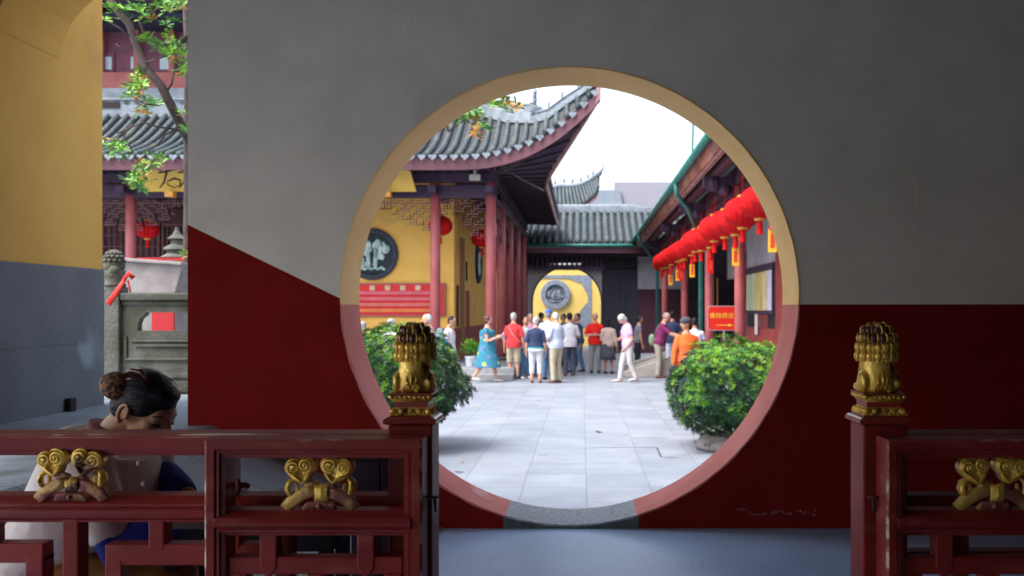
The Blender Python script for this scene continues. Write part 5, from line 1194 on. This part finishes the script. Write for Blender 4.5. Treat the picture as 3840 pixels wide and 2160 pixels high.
    for (hj,mid,an),s in zip(knees,(-1,1)):
        sf=MB(); b_=an-V((0,0,.040*H)); sf.loft([(b_-Fw*.030*H+V((0,0,.014*H)),Sd*.020*H,V((0,0,1))*.014*H),(b_+V((0,0,.02*H)),Sd*.027*H,V((0,0,1))*.024*H),(b_+Fw*.05*H+V((0,0,.016*H)),Sd*.030*H,V((0,0,1))*.019*H),(b_+Fw*.095*H+V((0,0,.011*H)),Sd*.029*H,V((0,0,1))*.012*H),(b_+Fw*.120*H+V((0,0,.008*H)),Sd*.015*H,V((0,0,1))*.006*H)],12); sf.build('shoe',shoes,root,smooth=True)
    if dress is None:
        # shirt
        t=MB(); rg=[]
        us=[hem,hem*.5,0.03,.10,.18,.235,.268,.302]
        for u in us:
            a_=b_=None
            for (u0,a0,b0),(u1,a1,b1) in zip(prof,prof[1:]):
                if u>=-.02 and u0<=u<=u1+1e-6: f=(u-u0)/(u1-u0); a_=a0+(a1-a0)*f; b_=b0+(b1-b0)*f
            if a_ is None: a_,b_=prof[1][1],prof[1][2]
            belly=(fat-1)*.9 if -.15<u<.2 else (fat-1)*.4
            loose=.010 if u<.2 else .006
            wv=.004*math.sin(u*60)
            rg.append((TT(0,.010*(fat-1)*6 if u<.2 else 0,u),Sd*H*(a_*(1+belly*.6)+loose+wv+(.006 if u<.05 else 0)),TF*(b_*(1+belly)+loose+(.006 if u<.05 else 0))))
        t.loft(rg,18)
        t.v+=[]; n0=len(t.v); 
        t2=MB(); t2.v=t.v+sl.v; t2.f=t.f+[tuple(i+n0 for i in f) for f in sl.f]; t2.m=[0]*len(t2.f)
        t2.tube([neck-TU*.022-TF*.004,neck-TU*.004],[H*.046,H*.040],12)
        t2.build('shirt',top,root,remesh=.0125*H/1.7,sm=2)
        t=MB()
        if kind in('trousers','shorts','capris','jeans'):
            t.loft([(W_(0,0,hip+.045),Sd*.095*H*(1+(fat-1)*.5),Fw*.069*H*fat),(W_(0,0,hip),Sd*.103*H,Fw*.078*H),(W_(0,0,hip-.05),Sd*.096*H,Fw*.074*H)],16)
            for hj,mid,an in knees:
                kh={'trousers':.05,'jeans':.05,'capris':.32,'shorts':.62}[kind]
                if kind=='shorts':
                    e=lerp(hj,mid,1.0)+(an-mid)*.12; t.tube([hj,lerp(hj,mid,.5),e],[H*.064,H*.056,H*.052],12)
                elif kind=='capris': t.tube([hj,lerp(hj,mid,.5),mid,lerp(mid,an,.58)],[H*.064,H*.054,H*.044,H*.037],12)
                else: t.tube([hj,lerp(hj,mid,.5),mid,lerp(mid,an,.5),lerp(mid,an,1.02)],[H*.063,H*.053,H*.043,H*.039,H*.036],12)
            t.build('trousers',bottom,root,remesh=.0125*H/1.7,sm=2)
        elif kind=='skirt':
            t.lathe(W_(0,0,0),[(.092*H,(hip+.05)*H),(.110*H,(hip-.03)*H),(.125*H,(hip-skirt_len*.6)*H),(.138*H,(hip-skirt_len)*H),(.125*H,(hip-skirt_len)*H)],40,mod=lambda a_,z_: 1+.05*math.sin(9*a_)*(1 if z_<hip*H else 0),sx=1,sy=.8); t.build('skirt',bottom,root,smooth=True)
    else:
        t=MB(); rg=[]
        for u,k1,k2 in ((-.30,.165,.125),(-.22,.150,.110),(-.12,.130,.092),(0,.110,.080),(.10,.092,.068),(.18,.100,.072),(.235,.106,.068),(.262,.085,.056)): rg.append((TT(0,0,u),Sd*k1*H,TF*k2*H))
        n0=0; t.loft(rg,24); t.v+=sl.v; k0=len(t.v)-len(sl.v); t.f+=[tuple(i+k0 for i in f) for f in sl.f]; t.m=[0]*len(t.f)
        t.build('dress',dress,root,remesh=.0125*H/1.7,sm=2)
    # hair
    if hair is not None:
        h=MB()
        if hairstyle=='short': h.ell(hc+hU*H*.022-hF*H*.012,H*.0475,H*.055,H*.052,rot=R3,seg=18,rows=12); h.ell(hc-hU*H*.006-hF*H*.026,H*.043,H*.036,H*.040,rot=R3,seg=14,rows=8)
        elif hairstyle=='balding': h.ell(hc+hU*H*.004-hF*H*.022,H*.047,H*.042,H*.040,rot=R3,seg=16,rows=10); h.ell(hc+hU*H*.030-hF*H*.02,H*.040,H*.040,H*.036,rot=R3,seg=14,rows=8)
        elif hairstyle=='bob': h.ell(hc+hU*H*.018-hF*H*.010,H*.054,H*.060,H*.056,rot=R3,seg=18,rows=12); h.ell(hc-hU*H*.024-hF*H*.026,H*.052,H*.040,H*.050,rot=R3,seg=16,rows=10)
        elif hairstyle=='long': h.ell(hc+hU*H*.018-hF*H*.012,H*.052,H*.058,H*.056,rot=R3,seg=18,rows=12); h.ell(hc-hU*H*.050-hF*H*.030,H*.050,H*.036,H*.085,rot=R3,seg=16,rows=10)
        h.build('hair',hair,root,remesh=.011*H/1.7,sm=2)
    info=dict(hc=hc,hU=hU,hF=hF,hS=hS,R3=R3,H=H,W=W_,TT=TT,root=root,Fw=Fw,Sd=Sd,hands=hands,neck=neck)
    return info
def strap(p,side,m,w=.016):
    H=p['H']; T=p['TT']; s=side
    q=MB(); q.tube([T(-s*.06,-.070,.27),T(-s*.06,0,.302),T(-s*.05,.07,.27),T(0,.098,.15),T(s*.08,.085,.03),T(s*.112,.02,0),T(s*.09,-.08,.06),T(0,-.090,.16),T(-s*.06,-.076,.27)],w*.5,6,flat=.5,cap=False); q.build('strap',m,p['root'],smooth=True)
def loose(name,label,cat,mb,m,**k): return tag(mb.build(name,m,**k),label,cat)
P_pink=cloth('pink_shirt_cloth',(.80,.36,.58)); P_white=cloth('white_shirt_cloth',(.66,.66,.72)); P_navy=cloth('navy_cloth',(.02,.035,.10)); P_red=cloth('coral_red_cloth',(.72,.045,.05))
P_red2=cloth('bright_red_polo_cloth',(.78,.008,.004)); P_khaki=cloth('khaki_cloth',(.46,.41,.29)); P_jean=cloth('blue_denim',(.07,.17,.30)); P_lblue=cloth('pale_blue_cloth',(.55,.62,.78)); P_capri=cloth('white_trouser_cloth',(.66,.67,.72))
P_dk=cloth('slate_trouser_cloth',(.055,.065,.11)); P_grey=cloth('grey_trouser_cloth',(.28,.29,.29)); P_beige=cloth('beige_cardigan_knit',(.58,.44,.38)); P_skirt=cloth('dark_grey_skirt_cloth',(.07,.075,.10)); P_lav=cloth('lavender_top_cloth',(.58,.42,.78)); P_offw=cloth('off_white_trouser_cloth',(.56,.54,.56))
P_purple=cloth('plum_polo_cloth',(.20,.018,.11)); P_stonec=cloth('stone_trouser_cloth',(.40,.37,.32)); P_orange=cloth('orange_blouse_cloth',(.85,.13,.02)); P_green=cloth('green_shirt_cloth',(.05,.20,.10)); P_black=cloth('black_cloth',(.012,.014,.022)); P_gr2=cloth('smoky_grey_cloth',(.14,.15,.19))
# floral dress
def floral():
    m=cloth('teal_floral_dress',(.02,.22,.28),(.03,.14,.26),scale=14); nt=m.node_tree; N=nt.nodes; L=nt.links; b=N['Principled BSDF']; src=b.inputs['Base Color'].links[0].from_socket
    tc=[n for n in N if n.type=='TEX_COORD'][0]; v=N.new('ShaderNodeTexVoronoi'); v.inputs['Scale'].default_value=6; L.new(tc.outputs['Object'],v.inputs['Vector'])
    r=N.new('ShaderNodeMapRange'); r.inputs[1].default_value=.33; r.inputs[2].default_value=.29; L.new(v.outputs['Distance'],r.inputs[0])
    s=N.new('ShaderNodeSeparateColor'); L.new(v.outputs['Color'],s.inputs[0]); r2=N.new('ShaderNodeMapRange'); r2.inputs[1].default_value=.49; r2.inputs[2].default_value=.51; L.new(s.outputs[0],r2.inputs[0])
    x0=N.new('ShaderNodeMix'); x0.data_type='RGBA'; L.new(r2.outputs[0],x0.inputs[0]); x0.inputs[6].default_value=(.16,.16,.42,1); x0.inputs[7].default_value=(.55,.60,.10,1)
    x=N.new('ShaderNodeMix'); x.data_type='RGBA'; L.new(r.outputs[0],x.inputs[0]); L.new(src,x.inputs[6]); L.new(x0.outputs[2],x.inputs[7]); L.new(x.outputs[2],b.inputs['Base Color']); return m
P_floral=floral()
G_='tourists gathered in the courtyard'
p=person('person whose white-haired head shows above the left bush',983,19.0,150,1.60,P_white,P_grey,m_hairg,group=G_,hairstyle='bob',arms=('down','down'))
p=person('person with greying hair barely showing above the left bush beside the gate rim',912,18.5,-100,1.55,P_green,P_grey,m_hairs,group=G_)
p=person('white-haired man in pink shirt with teal and grey backpack, hand at his chin',1080,18.5,-80,1.71,P_pink,P_khaki,m_hairg,group=G_,arms=('down','up'),hpitch=10,hairstyle='balding',fat=1.1)
bp=MB(); T=p['TT']; bp.ell(T(0,-.12,.16),.15,.12,.25,seg=16,rows=12,rot=Matrix.Rotation(math.radians(-80),3,'Z')); bp.ell(T(0,-.185,.10),.10,.06,.13,seg=12,rows=8,rot=Matrix.Rotation(math.radians(-80),3,'Z'))
bk=tag(bp.build('backpack',cloth('backpack_teal_grey',(.16,.24,.32),(.03,.28,.34),scale=3,lo=.45,hi=.55),smooth=True),'teal and grey backpack worn by the man in pink','backpack')
for s in (-1,1): q=MB(); q.tube([T(s*.06,-.08,.27),T(s*.06,0,.318),T(s*.065,.075,.25),T(s*.08,.05,.10),T(s*.09,-.05,.06)],.018,6,flat=.4); q.build('strap',P_navy,bk)
person('dark-haired man in untucked white shirt facing right beside the left bush',1130,20.0,75,1.66,P_white,P_dk,m_hairb,skin=m_skin2,group=G_,arms=('down','down'),hem=-.07,hpitch=18)
p=person('auburn-haired woman in teal flowered dress striding right with a bottle',1226,22.6,80,1.66,None,None,m_hairr,group=G_,arms=('hold','hold'),dress=P_floral,sleeve=.35,legs=((-.20,.5),(.12,0)),shoes=m_shoep,hairstyle='bob')
w_=p['hands'][1][0]; q=MB(); q.lathe(w_+p['Fw']*.09+V((0,0,-.06)),[(.03,0),(.033,.05),(.03,.14),(.014,.17),(.014,.19)],12); loose('bottle','clear blueish water bottle held by the woman in the flowered dress','bottle',q,M('water_bottle',(.35,.40,.60),None,3,.2))
p=person('white-haired man in coral red shirt and khaki shorts seen from behind',1292,23.6,172,1.72,P_red,P_khaki,m_hairg,group=G_,kind='shorts',arms=('down','down'),fat=1.12,sleeve=.8,shoes=m_shoed,hem=-.05); strap(p,-1,P_beige)
p=person('dark-haired woman in white top standing between the red shirt and navy top',1321,23.8,20,1.62,P_white,P_jean,m_hairb,group=G_,arms=('hip','hip'),hairstyle='long',shoes=m_shoep)
q=MB(); q.prism([(-.05,-.09),(.05,-.09),(.07,.03),(0,.09),(-.07,.03)],0,.05); q.v=[v+p['TT'](.10,.06,.02) for v in q.v]; loose('red_bag','small bright red bag at the hip of the woman in white','bag',q,P_red2,bevel=.01)
person('grey-haired person in pink facing the camera behind the navy top',1334,24.6,10,1.70,P_pink,P_jean,m_hairs,group=G_)
p=person('white-haired woman in navy top and white capri trousers seen from behind',1348,22.3,178,1.62,P_navy,P_capri,m_hairg,group=G_,kind='capris',fat=1.15,sleeve=.95,arms=('down','down'),hem=-.02,shoes=m_shoe)
q=MB(); T=p['TT']; q.loft([(T(0,0,-.045),p['Sd']*.122*1.62,p['Fw']*.098*1.62),(T(0,0,-.005),p['Sd']*.121*1.62,p['Fw']*.097*1.62)],20); q.build('striped_hem',cloth('white_stripe_cloth',(.75,.80,.85)),p['root'],smooth=True)
q=MB(); q.loft([(T(0,0,-.003),p['Sd']*.122*1.62,p['Fw']*.0975*1.62),(T(0,0,.018),p['Sd']*.120*1.62,p['Fw']*.096*1.62)],20); q.build('teal_band',cloth('teal_stripe_cloth',(.04,.38,.45)),p['root'],smooth=True)
p=person('tall man in blue cap, pale shirt and jeans at the middle of the group',1379,23.3,165,1.80,P_lblue,P_jean,m_hairs,group=G_,arms=('down','belly'),shoes=m_shoed)
def cap(p,m,brim=True,k=1.0):
    H=p['H']; q=MB(); q.ell(p['hc']+p['hU']*H*.034-p['hF']*H*.004,H*.052*k,H*.062*k,H*.046*k,rot=p['R3'],seg=18,rows=10)
    if brim: q.ell(p['hc']+p['hU']*H*.032+p['hF']*H*.068,H*.040,H*.042,H*.007,rot=p['R3'],seg=14,rows=6)
    return q.build('cap',m,p['root'],smooth=True)
cap(p,cloth('bright_blue_cap',(.05,.16,.60)))
person('silver-haired man in pale blue short-sleeved shirt and khaki trousers turned left',1400,22.3,-130,1.74,P_lblue,P_khaki,m_hairg,group=G_,arms=('belly','belly'),fat=1.18,hpitch=18,hturn=-25,sleeve=.9)
person('dark-haired person in green shirt far behind the blue cap',1361,30,120,1.72,P_green,P_dk,m_hairb,skin=m_skin2,group=G_)
person('dark-haired man in loose white shirt and slate trousers seen from behind',1433,24.6,190,1.72,P_white,P_dk,m_hairb,skin=m_skin2,group=G_,hem=-.06,sleeve=.85,arms=('belly','down'),fat=1.08)
person('dark-haired person in grey top whose head shows just left of the white shirt',1418,29,-60,1.68,P_gr2,P_dk,m_hairb,skin=m_skin2,group=G_)
person('white-haired child-sized figure between the white shirt and the navy jacket',1443,29,-20,1.52,P_white,P_dk,m_hairg,group=G_)
p=person('dark-haired person in navy jacket and jeans facing left with a shoulder bag',1453,26.2,-60,1.70,P_navy,P_jean,m_hairb,skin=m_skin2,group=G_,arms=('front','down'),legs=((.08,0),(-.08,.2)),sleeve=1.6,shoes=m_shoed)
q=MB(); q.ell(p['TT'](.14,.02,.02),.11,.06,.13,seg=12,rows=8); loose('shoulder_bag','dark navy shoulder bag of the person in navy','bag',q,P_navy,smooth=True)
p=person('man in bright red polo with crossed arms facing the camera',1497,26.0,0,1.72,P_red2,P_grey,m_hairr,group=G_,arms=('cross','cross'),sleeve=.85,fat=1.12,hairstyle='balding',shoes=m_shoed,hem=-.05)
person('black-haired woman in beige cardigan and dark skirt seen from behind',1530,25.6,160,1.57,P_beige,P_skirt,m_hairb,skin=m_skin2,group=G_,kind='skirt',sleeve=1.8,hairstyle='long',arms=('down','front'),shoes=m_shoed)
person('white-haired woman in lavender top and off-white trousers with head bowed',1580,22.6,-72,1.74,P_lav,P_offw,m_hairg,group=G_,lean=4,hpitch=42,arms=('belly',((.15,-.18,-.95),(-.25,.55,-.8))),legs=((.10,0),(-.10,.35)),hairstyle='bob',sleeve=.55,shoes=m_shoep)
person('stooped person in smoky grey top and black behind the lavender woman',1602,27.5,100,1.62,P_gr2,P_black,m_hairb,skin=m_skin2,group=G_,lean=8)
p=person('stout grey-haired man in plum polo leaning right with a green shoulder bag',1656,24.0,80,1.76,P_purple,P_stonec,m_hairs,group=G_,lean=16,arms=('reach','reach'),fat=1.25,hairstyle='balding',hem=-.02,sleeve=.8,hpitch=8); strap(p,-1,P_khaki)
q=MB(); q.ell(p['TT'](-.03,-.100,.02),.09,.10,.16,seg=14,rows=10); loose('green_shoulder_bag','sage green shoulder bag behind the man in plum polo','bag',q,cloth('sage_canvas',(.22,.33,.22)),smooth=True)
p=person('dark-haired man in navy top with backpack strap and shorts behind the plum polo',1692,25.2,170,1.76,P_navy,P_lblue,m_hairb,skin=m_skin2,group=G_,kind='shorts',arms=('front','down'),shoes=m_shoed)
p=person('woman in orange blouse and grey knit cap looking left with a black bag',1727,16.4,12,1.64,P_orange,P_jean,None,skin=m_skin3,group=G_,arms=(((.3,.1,-1),(.1,.25,-1)),((.25,.1,-1),(.0,.5,-.8))),hturn=-80,fat=1.2,sleeve=1.85,hem=-.12,shoes=m_shoep)
cap(p,cloth('charcoal_knit_cap',(.06,.055,.075)),False,1.1)
q=MB(); q.ell(p['TT'](-.17,.08,-.09),.09,.06,.09,seg=12,rows=8); q.tube([p['TT'](-.17,.08,-.05),p['TT'](-.12,.05,.10),p['TT'](-.07,.02,.30)],.008,5); loose('black_handbag','black handbag hanging at the orange blouse woman\'s side','bag',q,P_black,smooth=True)
person('person in pale lavender shirt standing behind the orange blouse',1748,20.5,170,1.62,P_lblue,P_dk,m_hairb,skin=m_skin2,group=G_,arms=('up','down'))
person('dark-clothed figure standing in the shadowed shop under the red sign',1800,26.5,0,1.60,P_black,P_black,m_hairb,skin=m_skin2,group=G_)
# ------------------------------------------------------------ the seated woman
WN=thing('person','dark-haired woman in cream coat and blue sleeve covers bent over writing behind the railing','person',(-1.63,2.86,0))
Yw=2.86; w2=lambda x,y,Y=Yw: at(x,y,Y)
body=MB(); Yv=V((0,1,0))
# head frame: facing right and down, a little towards the camera
fd=V((.86,-.22,-.45)).normalized(); sd=fd.cross(V((0,0,1))).normalized(); up=sd.cross(fd)
R3=Matrix((sd,fd,up)).transposed()
hc=w2(366,1028)
body.ell(hc+up*.018-fd*.008,.072,.092,.088,rot=R3,seg=24,rows=16)
body.ell(hc-up*.040+fd*.030,.056,.058,.060,rot=R3,seg=20,rows=12)
body.ell(hc-up*.070+fd*.050,.030,.030,.026,rot=R3,seg=16,rows=10)
body.ell(hc+up*.010+fd*.070,.052,.022,.040,rot=R3,seg=16,rows=10)
body.tube([hc+fd*.086+up*.006,hc+fd*.098-up*.012,hc+fd*.110-up*.030,hc+fd*.098-up*.036],[.009,.011,.013,.010],10)
body.tube([hc+fd*.085-up*.056+sd*.018,hc+fd*.092-up*.057,hc+fd*.085-up*.056-sd*.018],[.006,.009,.006],8)
for s in (-1,1): body.ell(hc+sd*s*.036+fd*.055-up*.022,.024,.026,.026,rot=R3,seg=12,rows=8)
nb=w2(286,1088); body.tube([nb+V((-.01,0,-.04)),nb,hc-up*.05-fd*.035],[.058,.050,.054],16)
# torso, arms, legs
hipc=V((-1.66,Yw,.545)); chest=V((-1.50,Yw,.90)); 
body.loft([(hipc+V((0,0,-.09)),V((.13,0,0)),Yv*.17),(hipc,V((.12,0,0)),Yv*.175),(lerp(hipc,chest,.4),V((.105,0,-.03)),Yv*.14),(lerp(hipc,chest,.8),V((.11,0,-.04)),Yv*.165),(chest+V((.02,0,.03)),V((.085,0,-.04)),Yv*.17),(nb+V((-.02,0,-.05)),V((.06,0,-.04)),Yv*.09)],20)
arms=[]
for s,sh,el,wr in ((-1,V((-1.46,Yw-.175,.905)),V((-1.36,Yw-.20,.665)),V((-1.13,Yw-.10,.765))),(1,V((-1.43,Yw+.165,.905)),V((-1.285,Yw+.17,.775)),V((-1.255+.02,Yw-.00,.775)))):
    if s>0: el=at(395,1190,3.03); wr=at(476,1247,2.86)
    body.tube([sh,lerp(sh,el,.5),el,lerp(el,wr,.4),wr],[.058,.046,.038,.036,.024],14); arms.append((s,sh,el,wr))
kn=[]
for s in (-1,1):
    hj=hipc+V((.02,s*.09,-.03)); k_=V((-1.22,Yw+s*.11,.525)); an=V((-1.24,Yw+s*.12,.09)); body.tube([hj,lerp(hj,k_,.5),k_,lerp(k_,an,.35),an],[.085,.078,.062,.056,.036],14); kn.append((hj,k_,an))
body.build('body',m_skin3,WN,remesh=.0065,sm=2)
er=MB(); ec=w2(322,1052,Yw-.105)
for s in (-1,1):
    er=MB()
    c=hc+sd*s*.074-fd*.010-up*.012; q0=[]
    for i in range(13): a=-.4+i*2*pi*.82/12; q0.append(c+sd*s*.006+(fd*math.cos(a)*.016+up*math.sin(a)*.028))
    er.tube(q0,.006,6); er.ell(c,.006,.014,.026,rot=R3,seg=10,rows=8); er.ell(c-up*.028-fd*.004,.006,.009,.010,rot=R3,seg=8,rows=6); er.build('ear',m_skin3,WN,smooth=True)

fe=MB()
for s in (-1,1):
    c=hc+sd*s*.034+fd*.083-up*.008; fe.tube([c+sd*s*.018-fd*.010,c+fd*.004-up*.004,c-sd*s*.014+fd*.002],[.0018,.0032,.0018],6)
    c=c+up*.024; fe.tube([c+sd*s*.020-fd*.014,c+fd*.001+up*.004,c-sd*s*.016+fd*.003],[.002,.0035,.002],6)
for o_,n_ in zip(fe.each('eyelash',m_hairb,WN,smooth=True),('eyelash','eyebrow')*2): o_.name=n_
# hair: cap swept back to a bun
h=MB(); h.ell(hc+up*.034-fd*.016,.082,.100,.084,rot=R3,seg=28,rows=18); h.ell(hc-up*.006-fd*.050,.072,.060,.068,rot=R3,seg=22,rows=14); h.ell(hc+up*.074+fd*.040,.056,.046,.028,rot=R3,seg=18,rows=10)
for s in (-1,1): h.ell(hc+sd*s*.050+fd*.018+up*.024,.026,.036,.036,rot=R3,seg=12,rows=8)
h.build('hair',m_hairb,WN,remesh=.006,sm=3)
hs=MB()
for i in range(9):   # a few loose strands
    s=-1; t=i/9; a0=(.2+1.2*t)
    p0=hc+sd*s*(.086*math.cos(a0))+up*(.030+.086*math.sin(a0))+fd*.03; p1=hc+sd*s*(.083*math.cos(a0*1.02))+up*(.034+.088*math.sin(a0))-fd*.03; p2=hc+sd*s*(.060*math.cos(a0))+up*(.040+.060*math.sin(a0))-fd*.095
    hs.tube([p0,p1*1.0+V((0,-.004,.002)),p2],.0007,4)
hs.build('hair_strands',m_hairb,WN,smooth=True)
bc=w2(298,972,Yw-.03)
bu=MB(); bu.ell(bc,.056,.060,.044,seg=20,rows=14,rot=Matrix.Rotation(.4,3,'Y')); bn=bu.build('scrunchie',M('leopard_net_cloth',(.26,.10,.03),(.025,.012,.010),75,.7,lo=.48,hi=.54,bump=.6,bscale=70),WN,smooth=True)
cl_=MB(); ca=w2(312,955,Yw-.04); 
cl_.tube([w2(306,943,Yw-.03),w2(330,932,Yw-.055),w2(356,936,Yw-.06),w2(372,958,Yw-.065)],[.005,.008,.008,.004],8); cl_.tube([w2(305,962,Yw-.045),w2(330,952,Yw-.06),w2(352,960,Yw-.06)],[.004,.006,.003],8)
for i in range(6): cl_.tube([w2(308+i*8,950-i*.5,Yw-.05),w2(304+i*8,975-i*2,Yw-.06)],[.0035,.002],6)
cl_.build('hair_claw',M('tortoiseshell',(.14,.04,.02),(.02,.010,.010),30,.25,lo=.45,hi=.55),WN,smooth=True)
# clothes
P_coat=M('cream_coat_cloth',(.85,.76,.70),(.78,.68,.62),3,.9,bump=.45,bscale=11); P_mauve=cloth('mauve_jumper',(.20,.07,.075)); P_sleeve=cloth('royal_blue_cotton',(.018,.028,.34)); P_ochre=cloth('ochre_trouser_cloth',(.30,.12,.025),bump=.5)
c=MB(); rg=[(V((-1.73,Yw,.36)),V((.16,0,0)),Yv*.22),(hipc+V((-.035,0,-.06)),V((.165,0,0)),Yv*.215),(hipc+V((-.02,0,.05)),V((.155,0,-.02)),Yv*.205),(lerp(hipc,chest,.45)+V((.03,0,0)),V((.175,0,-.04)),Yv*.225),(lerp(hipc,chest,.8)+V((.03,0,0)),V((.165,0,-.05)),Yv*.24),(chest+V((.02,0,.045)),V((.125,0,-.05)),Yv*.215),(nb+V((-.022,0,-.035)),V((.072,0,-.04)),Yv*.10)]
c.loft(rg,24)
for s,sh,el,wr in arms: c.tube([sh+V((-.01,-s*.04,0)),sh,lerp(sh,el,.5),lerp(sh,el,.92)],[.07,.072,.066,.060],14)
co=c.build('coat',P_coat,WN,remesh=.009,sm=2)
c=MB(); c.tube([nb+V((-.035,0,-.045)),nb+V((-.02,0,-.005))],[.078,.066],20); c.tube([nb+V((.02,-.06,-.03)),nb+V((.065,-.07,-.12)),nb+V((.06,-.09,-.24)),nb+V((.02,-.10,-.36))],[.012,.022,.022,.012],8,flat=.4,up=(0,1,0)); c.build('collar',P_coat,WN,smooth=True)
c=MB(); c.tube([nb+V((-.032,0,-.03)),nb+V((-.012,0,.022))],[.068,.061],20); c.build('jumper_collar',P_mauve,WN,smooth=True)
bt=MB()
for x,y in ((307,1205),(322,1236)): bt.lathe(w2(x,y,2.665),[(.009,-.002),(.009,.002)],14); 
q=MB()
for x,y in ((362,1218),(350,1166)): q.ell(w2(x,y,2.632),.009,.004,.009,seg=14,rows=6)
q.build('coat_button',M('pearl_button',(.65,.62,.5),None,3,.3),WN,smooth=True)
c=MB()
for s,sh,el,wr in arms:
    c.tube([lerp(sh,el,.72),el+V((-.005,0,-.004)),lerp(el,wr,.35),lerp(el,wr,.7),lerp(el,wr,.93)],[.060,.060,.056,.047,.034],14)
c.build('sleeve_covers',P_sleeve,WN,remesh=.008,sm=2)
c=MB()
for hj,k_,an in kn: c.tube([hj,lerp(hj,k_,.5),k_+V((0,0,.012)),lerp(k_,an,.4),lerp(k_,an,.98)],[.105,.100,.085,.076,.062],16)
c.build('trousers',P_ochre,WN,remesh=.010,sm=2)
for (s,sh,el,wr) in arms:
    q=MB(); d_=(wr-el).normalized(); hand_mesh(q,wr,(d_+V((.3,0,-.10))).normalized(),V((0,-s*.35,-1)),.95,.35,-1 if s<0 else 1); q.build('hand',m_skin3,WN,smooth=True)
for hj,k_,an in kn:
    q=MB(); q.loft([(an+V((-.05,0,-.05)),Yv*.035,V((0,0,.03))),(an+V((.02,0,-.035)),Yv*.045,V((0,0,.05))),(an+V((.10,0,-.05)),Yv*.048,V((0,0,.035))),(an+V((.17,0,-.065)),Yv*.03,V((0,0,.018)))],14); q.build('shoe',m_shoed,WN,smooth=True)
pp=MB().box(-1.22,-1.0,2.70,2.92,.739,.745); tag(pp.build('notebook',M('white_paper',(.75,.75,.72))),'open white notebook on the desk under the writing woman\'s hands','notebook')
# ============================================================ camera, light
cam=bpy.data.cameras.new('camera'); co_=bpy.data.objects.new('camera',cam); COL.objects.link(co_); SC.camera=co_
co_.location=(0,0,CZ); co_.rotation_euler=(pi/2,0,0); cam.sensor_width=36; cam.lens=F/2576*36; cam.shift_x=-(CX-1288)/2576; cam.shift_y=(CY-724.5)/2576
cam.clip_start=.05; cam.clip_end=1000; cam.dof.use_dof=True; cam.dof.focus_distance=3.6; cam.dof.aperture_fstop=4.0
wd=bpy.data.worlds.new('World'); SC.world=wd; wd.use_nodes=True; nt=wd.node_tree; bg=nt.nodes['Background']
sky=nt.nodes.new('ShaderNodeTexSky'); sky.sky_type='NISHITA'; sky.sun_disc=False; SE,SR_=math.radians(58),math.radians(-125)
sky.sun_elevation=SE; sky.sun_rotation=SR_; sky.air_density=1.0; sky.dust_density=4.0; sky.ozone_density=1.0
hs_=nt.nodes.new('ShaderNodeHueSaturation'); hs_.inputs['Saturation'].default_value=.55; nt.links.new(sky.outputs[0],hs_.inputs['Color']); nt.links.new(hs_.outputs[0],bg.inputs[0]); bg.inputs[1].default_value=.15
su=bpy.data.lights.new('sun','SUN'); su.energy=.9; su.angle=math.radians(25); su.color=(1,.96,.9); so=bpy.data.objects.new('sun',su); COL.objects.link(so)
# direction the light comes from: sky sun_rotation measured from +Y clockwise
dv=V((math.sin(SR_)*math.cos(SE),math.cos(SR_)*math.cos(SE),math.sin(SE))); so.rotation_euler=dv.to_track_quat('Z','Y').to_euler(); so.location=(0,-2,9)
SC.view_settings.view_transform='Standard'; SC.view_settings.look='None'; SC.view_settings.gamma=1; SC.view_settings.exposure=1.7
SC.cycles.use_denoising=True; SC.cycles.max_bounces=10; SC.cycles.diffuse_bounces=6
